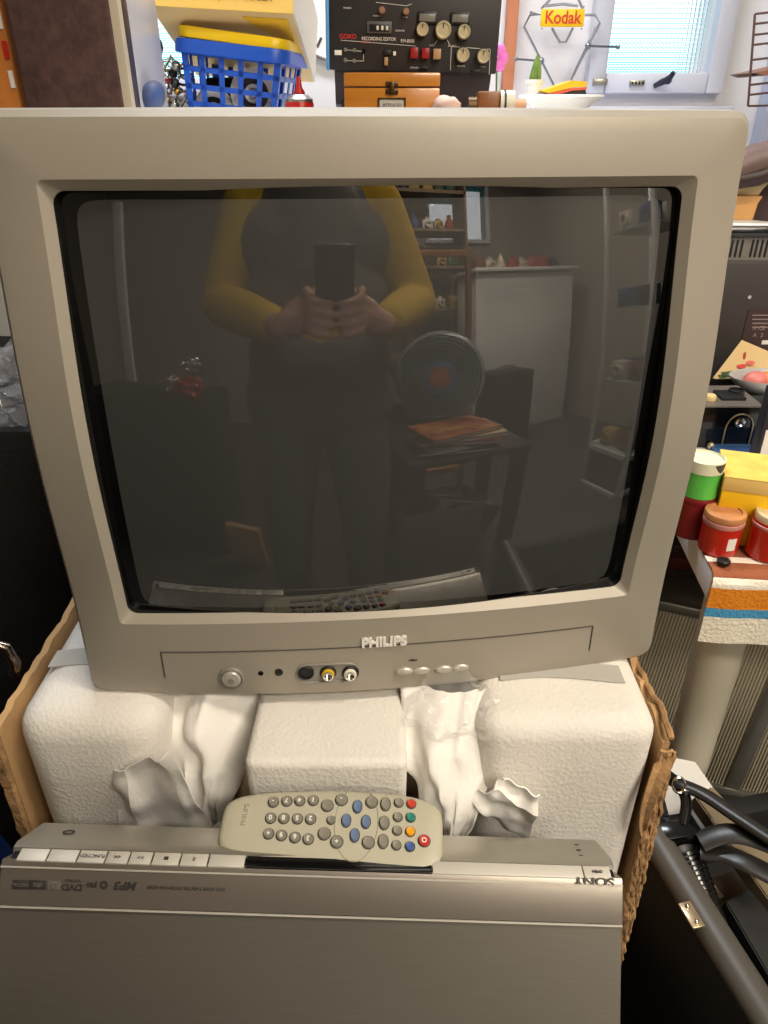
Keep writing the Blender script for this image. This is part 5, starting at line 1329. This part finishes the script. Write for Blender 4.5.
# black amplifier case
bc_ = thing('black_case', 'black box case with handle on the floor, reflected in the screen', 'case', (1.62, -2.2, 0))
MB().box((0, 0, .32), (.42, .30, .64), bev=.01).build('case_body', M_black, bc_)
MB().tube([(-.08, 0, .64), (-.07, 0, .68), (.07, 0, .68), (.08, 0, .64)], .01, 8).build('handle', M_alu, bc_)
# white counter
wc = thing('white_counter', 'white counter cabinet in the rear of the shop, reflected in the screen', 'counter', (1.95, -2.62, 0))
MB().box((0, 0, .74), (1.1, .45, 1.48), bev=.01).build('counter_body', M_whitepl, wc)
MB().box((0, .02, 1.50), (1.16, .52, .03), bev=.004).build('counter_top', M_whitepl, wc)
# rear shelf with stock
rsf = thing('stock_shelf', 'tall shelf full of stock at the rear wall, reflected in the screen', 'shelf', (.95, -3.1, 0))
for z_ in (.3, .75, 1.2, 1.6, 1.95, 2.3): MB().box((0, 0, z_), (1.2, .34, .025)).build('shelf_board', mat('shelf_wood', (120, 96, 72), .6), rsf)
for x_ in (-.6, .6): MB().box((x_, 0, 1.2), (.025, .34, 2.4)).build('side_panel', mat('shelf_wood', (120, 96, 72), .6), rsf)
kinds = [('vase', 'jar'), ('box', 'box'), ('camera', 'camera')]
pal = [(150, 60, 50), (60, 80, 120), (190, 180, 160), (40, 40, 44), (170, 140, 70), (90, 110, 90), (200, 196, 190), (110, 70, 50)]
PN = ['brick red', 'slate blue', 'cream', 'black', 'ochre', 'sage green', 'light grey', 'brown']
def stock(xr, y, zs, grp, where, n_per, seed):
    rnd = random.Random(seed); i = 0
    for z in zs:
        for k in range(n_per):
            x = xr[0] + (xr[1] - xr[0]) * (k + .5) / n_per + rnd.uniform(-.01, .01); c_ = rnd.choice(pal); t = rnd.choice((0, 1, 2)); s = (xr[1] - xr[0]) / n_per * .42
            m = mat('stock_%d' % pal.index(c_), c_, .4)
            loc = (x, y + rnd.uniform(-.04, .04), z)
            if t == 0: o = MB().lathe([(0, 0), (s * .7, 0), (s, .05), (s * .6, .11), (s * .35, .14), (s * .45, .16), (s * .3, .16), (0, .15)], n=16).build('vase', m, None, loc=loc); cat = 'vase'; nm = 'small vase'
            elif t == 1: o = MB().box((0, 0, .06), (s * 1.8, .12, .12), bev=.004).build('stock_box', m, None, loc=loc); cat = 'box'; nm = 'small box'
            else:
                mb = MB(); mb.box((0, 0, .05), (s * 1.8, .06, .10), bev=.006); mb.lathe([(.03, 0), (.03, .05), (.02, .05), (.02, .03), (0, .03)], c=(0, .03, .05), axis=(0, 1, 0), n=20); mb.box((0, 0, .11), (s * .7, .04, .03), bev=.004)
                o = mb.build('camera', m, None, loc=loc); cat = 'camera'; nm = 'old camera'
            lev = ['third lowest board', 'fourth board', 'board below the top', 'top board'][zs.index(z)] + ' of the rear shelf' if len(zs) > 1 else 'white counter'
            tag(o, '%s %s on the %s, reflected' % (PN[pal.index(c_)], nm, lev), cat, '%s %s %s' % (PN[pal.index(c_)], cat, grp)); i += 1
stock((.40, 1.50), -3.05, (1.2125 + .0005, 1.6130, 1.9630, 2.3130), 'on the rear stock shelf', 'on the rear stock shelf, seen in the screen', 8, 3)
stock((1.46, 2.46), -2.62, (1.516,), 'on the white counter', 'on the white counter, seen in the screen', 8, 11)
# glass display cabinet on the right
dc = thing('display_cabinet', 'aluminium framed glass display cabinet, reflected at the right of the screen', 'display cabinet', (1.81, -.79, 0))
cw_, cd_, chh_ = .42, .36, 1.95
for sx in (-1, 1):
    for sy in (-1, 1): MB().box((sx * cw_ / 2, sy * cd_ / 2, chh_ / 2), (.028, .028, chh_), bev=.003).build('post', mat('post_alu', (214, 214, 210), .35, .3), dc)
mb = MB()
for z_ in (.02, .28, chh_):
    for sx in (-1, 1): mb.box((sx * cw_ / 2, 0, z_), (.028, cd_, .028))
    for sy in (-1, 1): mb.box((0, sy * cd_ / 2, z_), (cw_, .028, .028))
mb.build('rails', MATS['post_alu'], dc)
MB().box((0, 0, .16), (cw_ - .03, cd_ - .03, .24)).build('plinth', M_darkhouse, dc)
for z_ in (.29, .70, 1.10, 1.50): MB().box((0, 0, z_), (cw_ - .03, cd_ - .03, .008)).build('shelf', mat('shelf_glass', (150, 160, 158), .1), dc)
rnd = random.Random(5)
for z_ in (.296, .706, 1.106, 1.506):
    for k in range(2):
        for j in range(3):
            c_ = rnd.choice(pal); mb = MB(); mb.box((0, 0, .05), (.08, .11, .10), bev=.005); mb.lathe([(.03, 0), (.03, .02), (.02, .02), (.02, .01), (0, .01)], c=(-.04, 0, .05), axis=(-1, 0, 0), n=16)
            tag(mb.build('camera', mat('stock_%d' % pal.index(c_), c_, .4), None, loc=(1.81 - .12 + .12 * j, -.79 - .08 + .16 * k, z_)), '%s camera on the %s of the reflected glass cabinet' % (PN[pal.index(c_)], {.296: 'bottom shelf', .706: 'second shelf', 1.106: 'third shelf', 1.506: 'top shelf'}[z_]), 'camera', 'cameras in the display cabinet')
# left: dark cupboard, pale board, plastic wrapped goods
lc = thing('dark_cupboard', 'dark low cupboard behind the photographer, reflected at the left', 'cupboard', (-.78, -.98, 0))
MB().box((0, 0, .40), (.62, .40, .80), bev=.006).build('cupboard_body', M_blackmatt, lc)
MB().box((-.155, .203, .40), (.29, .01, .74), bev=.003).build('door', M_black, lc); MB().box((.155, .203, .40), (.29, .01, .74), bev=.003).build('door', M_black, lc)
for k, (x_, z_, m, s) in enumerate(((-.56, .845, mat('red_wrap', (170, 50, 40), .25), .06), (-.66, .84, mat('foil_wrap', (190, 190, 186), .1, .7), .055), (-.58, .93, mat('foil_wrap', (190, 190, 186), .1, .7), .045), (-.70, .84, mat('brown_wrap', (130, 90, 60), .3), .05))):
    tag(crumple((0, 0, 0), (s, s, s * .7), k * 3.3, .6, 4).build('wrapped_parcel', m, None, loc=(x_, -.86 - .05 * k, z_)), ['red', 'silvery', 'small silvery', 'brown'][k] + ' crinkled parcel on the dark cupboard, reflected in the screen', 'parcel', 'wrapped parcels')
tag(MB().box((0, 0, .85), (.05, .03, 1.7), bev=.003).build('pale_post', mat('pale_post', (190, 186, 176), .5), None, loc=(-1.02, -1.25, 0)), 'pale upright post reflected at the left of the screen', 'post')
tag(MB().box((0, 0, .13), (.16, .03, .26), bev=.002).build('cardboard_sheet', M_card, None, loc=(-.36, -.70, 0.0), rot=(R(-8), 0, R(20))), 'tan cardboard sheet on the floor, reflected in the screen', 'cardboard')
# ================================================================ LIGHT
def lamp(name, loc, size, power, col, rot=(0, 0, 0), label=None):
    l = bpy.data.lights.new(name, 'AREA'); l.shape = 'RECTANGLE'; l.size, l.size_y = size; l.energy = power; l.color = col
    o = bpy.data.objects.new(name + '_light', l); COL.objects.link(o); o.location = Vector(loc) - Vector((0, 0, .012)); o.rotation_euler = rot
    t = thing('ceiling_light', label, 'ceiling light', loc, rot=rot)
    MB().box((0, 0, .025), (size[0] + .06, size[1] + .06, .05), bev=.006).build('lamp_housing', M_whitepl, t)
    return o
lamp('lamp_a', (1.15, -1.2, CEIL - .055), (1.2, .3), 34, (1, .90, .76), label='warm ceiling light behind the photographer')
lamp('lamp_b', (1.0, -.0, CEIL - .055), (1.2, .3), 26, (1, .88, .72), label='warm ceiling light above the white table')
lamp('daylight_fill', (-.1, 1.6, CEIL - .055), (1.2, .3), 28, (.88, .93, 1), label='added cool fill light near the window wall, in place of daylight')  # added lamp; makes up for daylight the frosted panes barely let through
lamp('lamp_d', (1.3, -2.2, CEIL - .055), (1.0, .3), 38, (1, .88, .72), label='ceiling light above the white counter')

wd_ = bpy.data.worlds.new('World'); SC.world = wd_; wd_.use_nodes = True; nt = wd_.node_tree
bg = nt.nodes['Background']; tc = nt.nodes.new('ShaderNodeTexCoord'); sx = nt.nodes.new('ShaderNodeSeparateXYZ'); cr_ = nt.nodes.new('ShaderNodeValToRGB')
nt.links.new(tc.outputs['Generated'], sx.inputs[0])
mp_ = nt.nodes.new('ShaderNodeMapRange'); mp_.inputs[1].default_value = -.05; mp_.inputs[2].default_value = .15
nt.links.new(sx.outputs['Z'], mp_.inputs[0]); nt.links.new(mp_.outputs[0], cr_.inputs[0])
e = cr_.color_ramp.elements; e[0].position = .3; e[0].color = (.03, .50, .62, 1); e[1].position = .8; e[1].color = (.95, .98, 1, 1)
nt.links.new(cr_.outputs[0], bg.inputs[0]); bg.inputs[1].default_value = 2.0

# ================================================================ CAMERA
cd = bpy.data.cameras.new('Camera'); co = bpy.data.objects.new('Camera', cd); COL.objects.link(co)
cd.sensor_fit = 'VERTICAL'; cd.sensor_height = 24; cd.lens = 24 * FPX / 1024; cd.clip_start = .01
co.location = CAM; co.rotation_euler = (R(90) - PITCH, 0, 0)
SC.camera = co
SC.view_settings.view_transform = 'Standard'; SC.view_settings.look = 'None'; SC.view_settings.gamma = 1; SC.view_settings.use_curve_mapping = False
SC.view_settings.exposure = 0.42
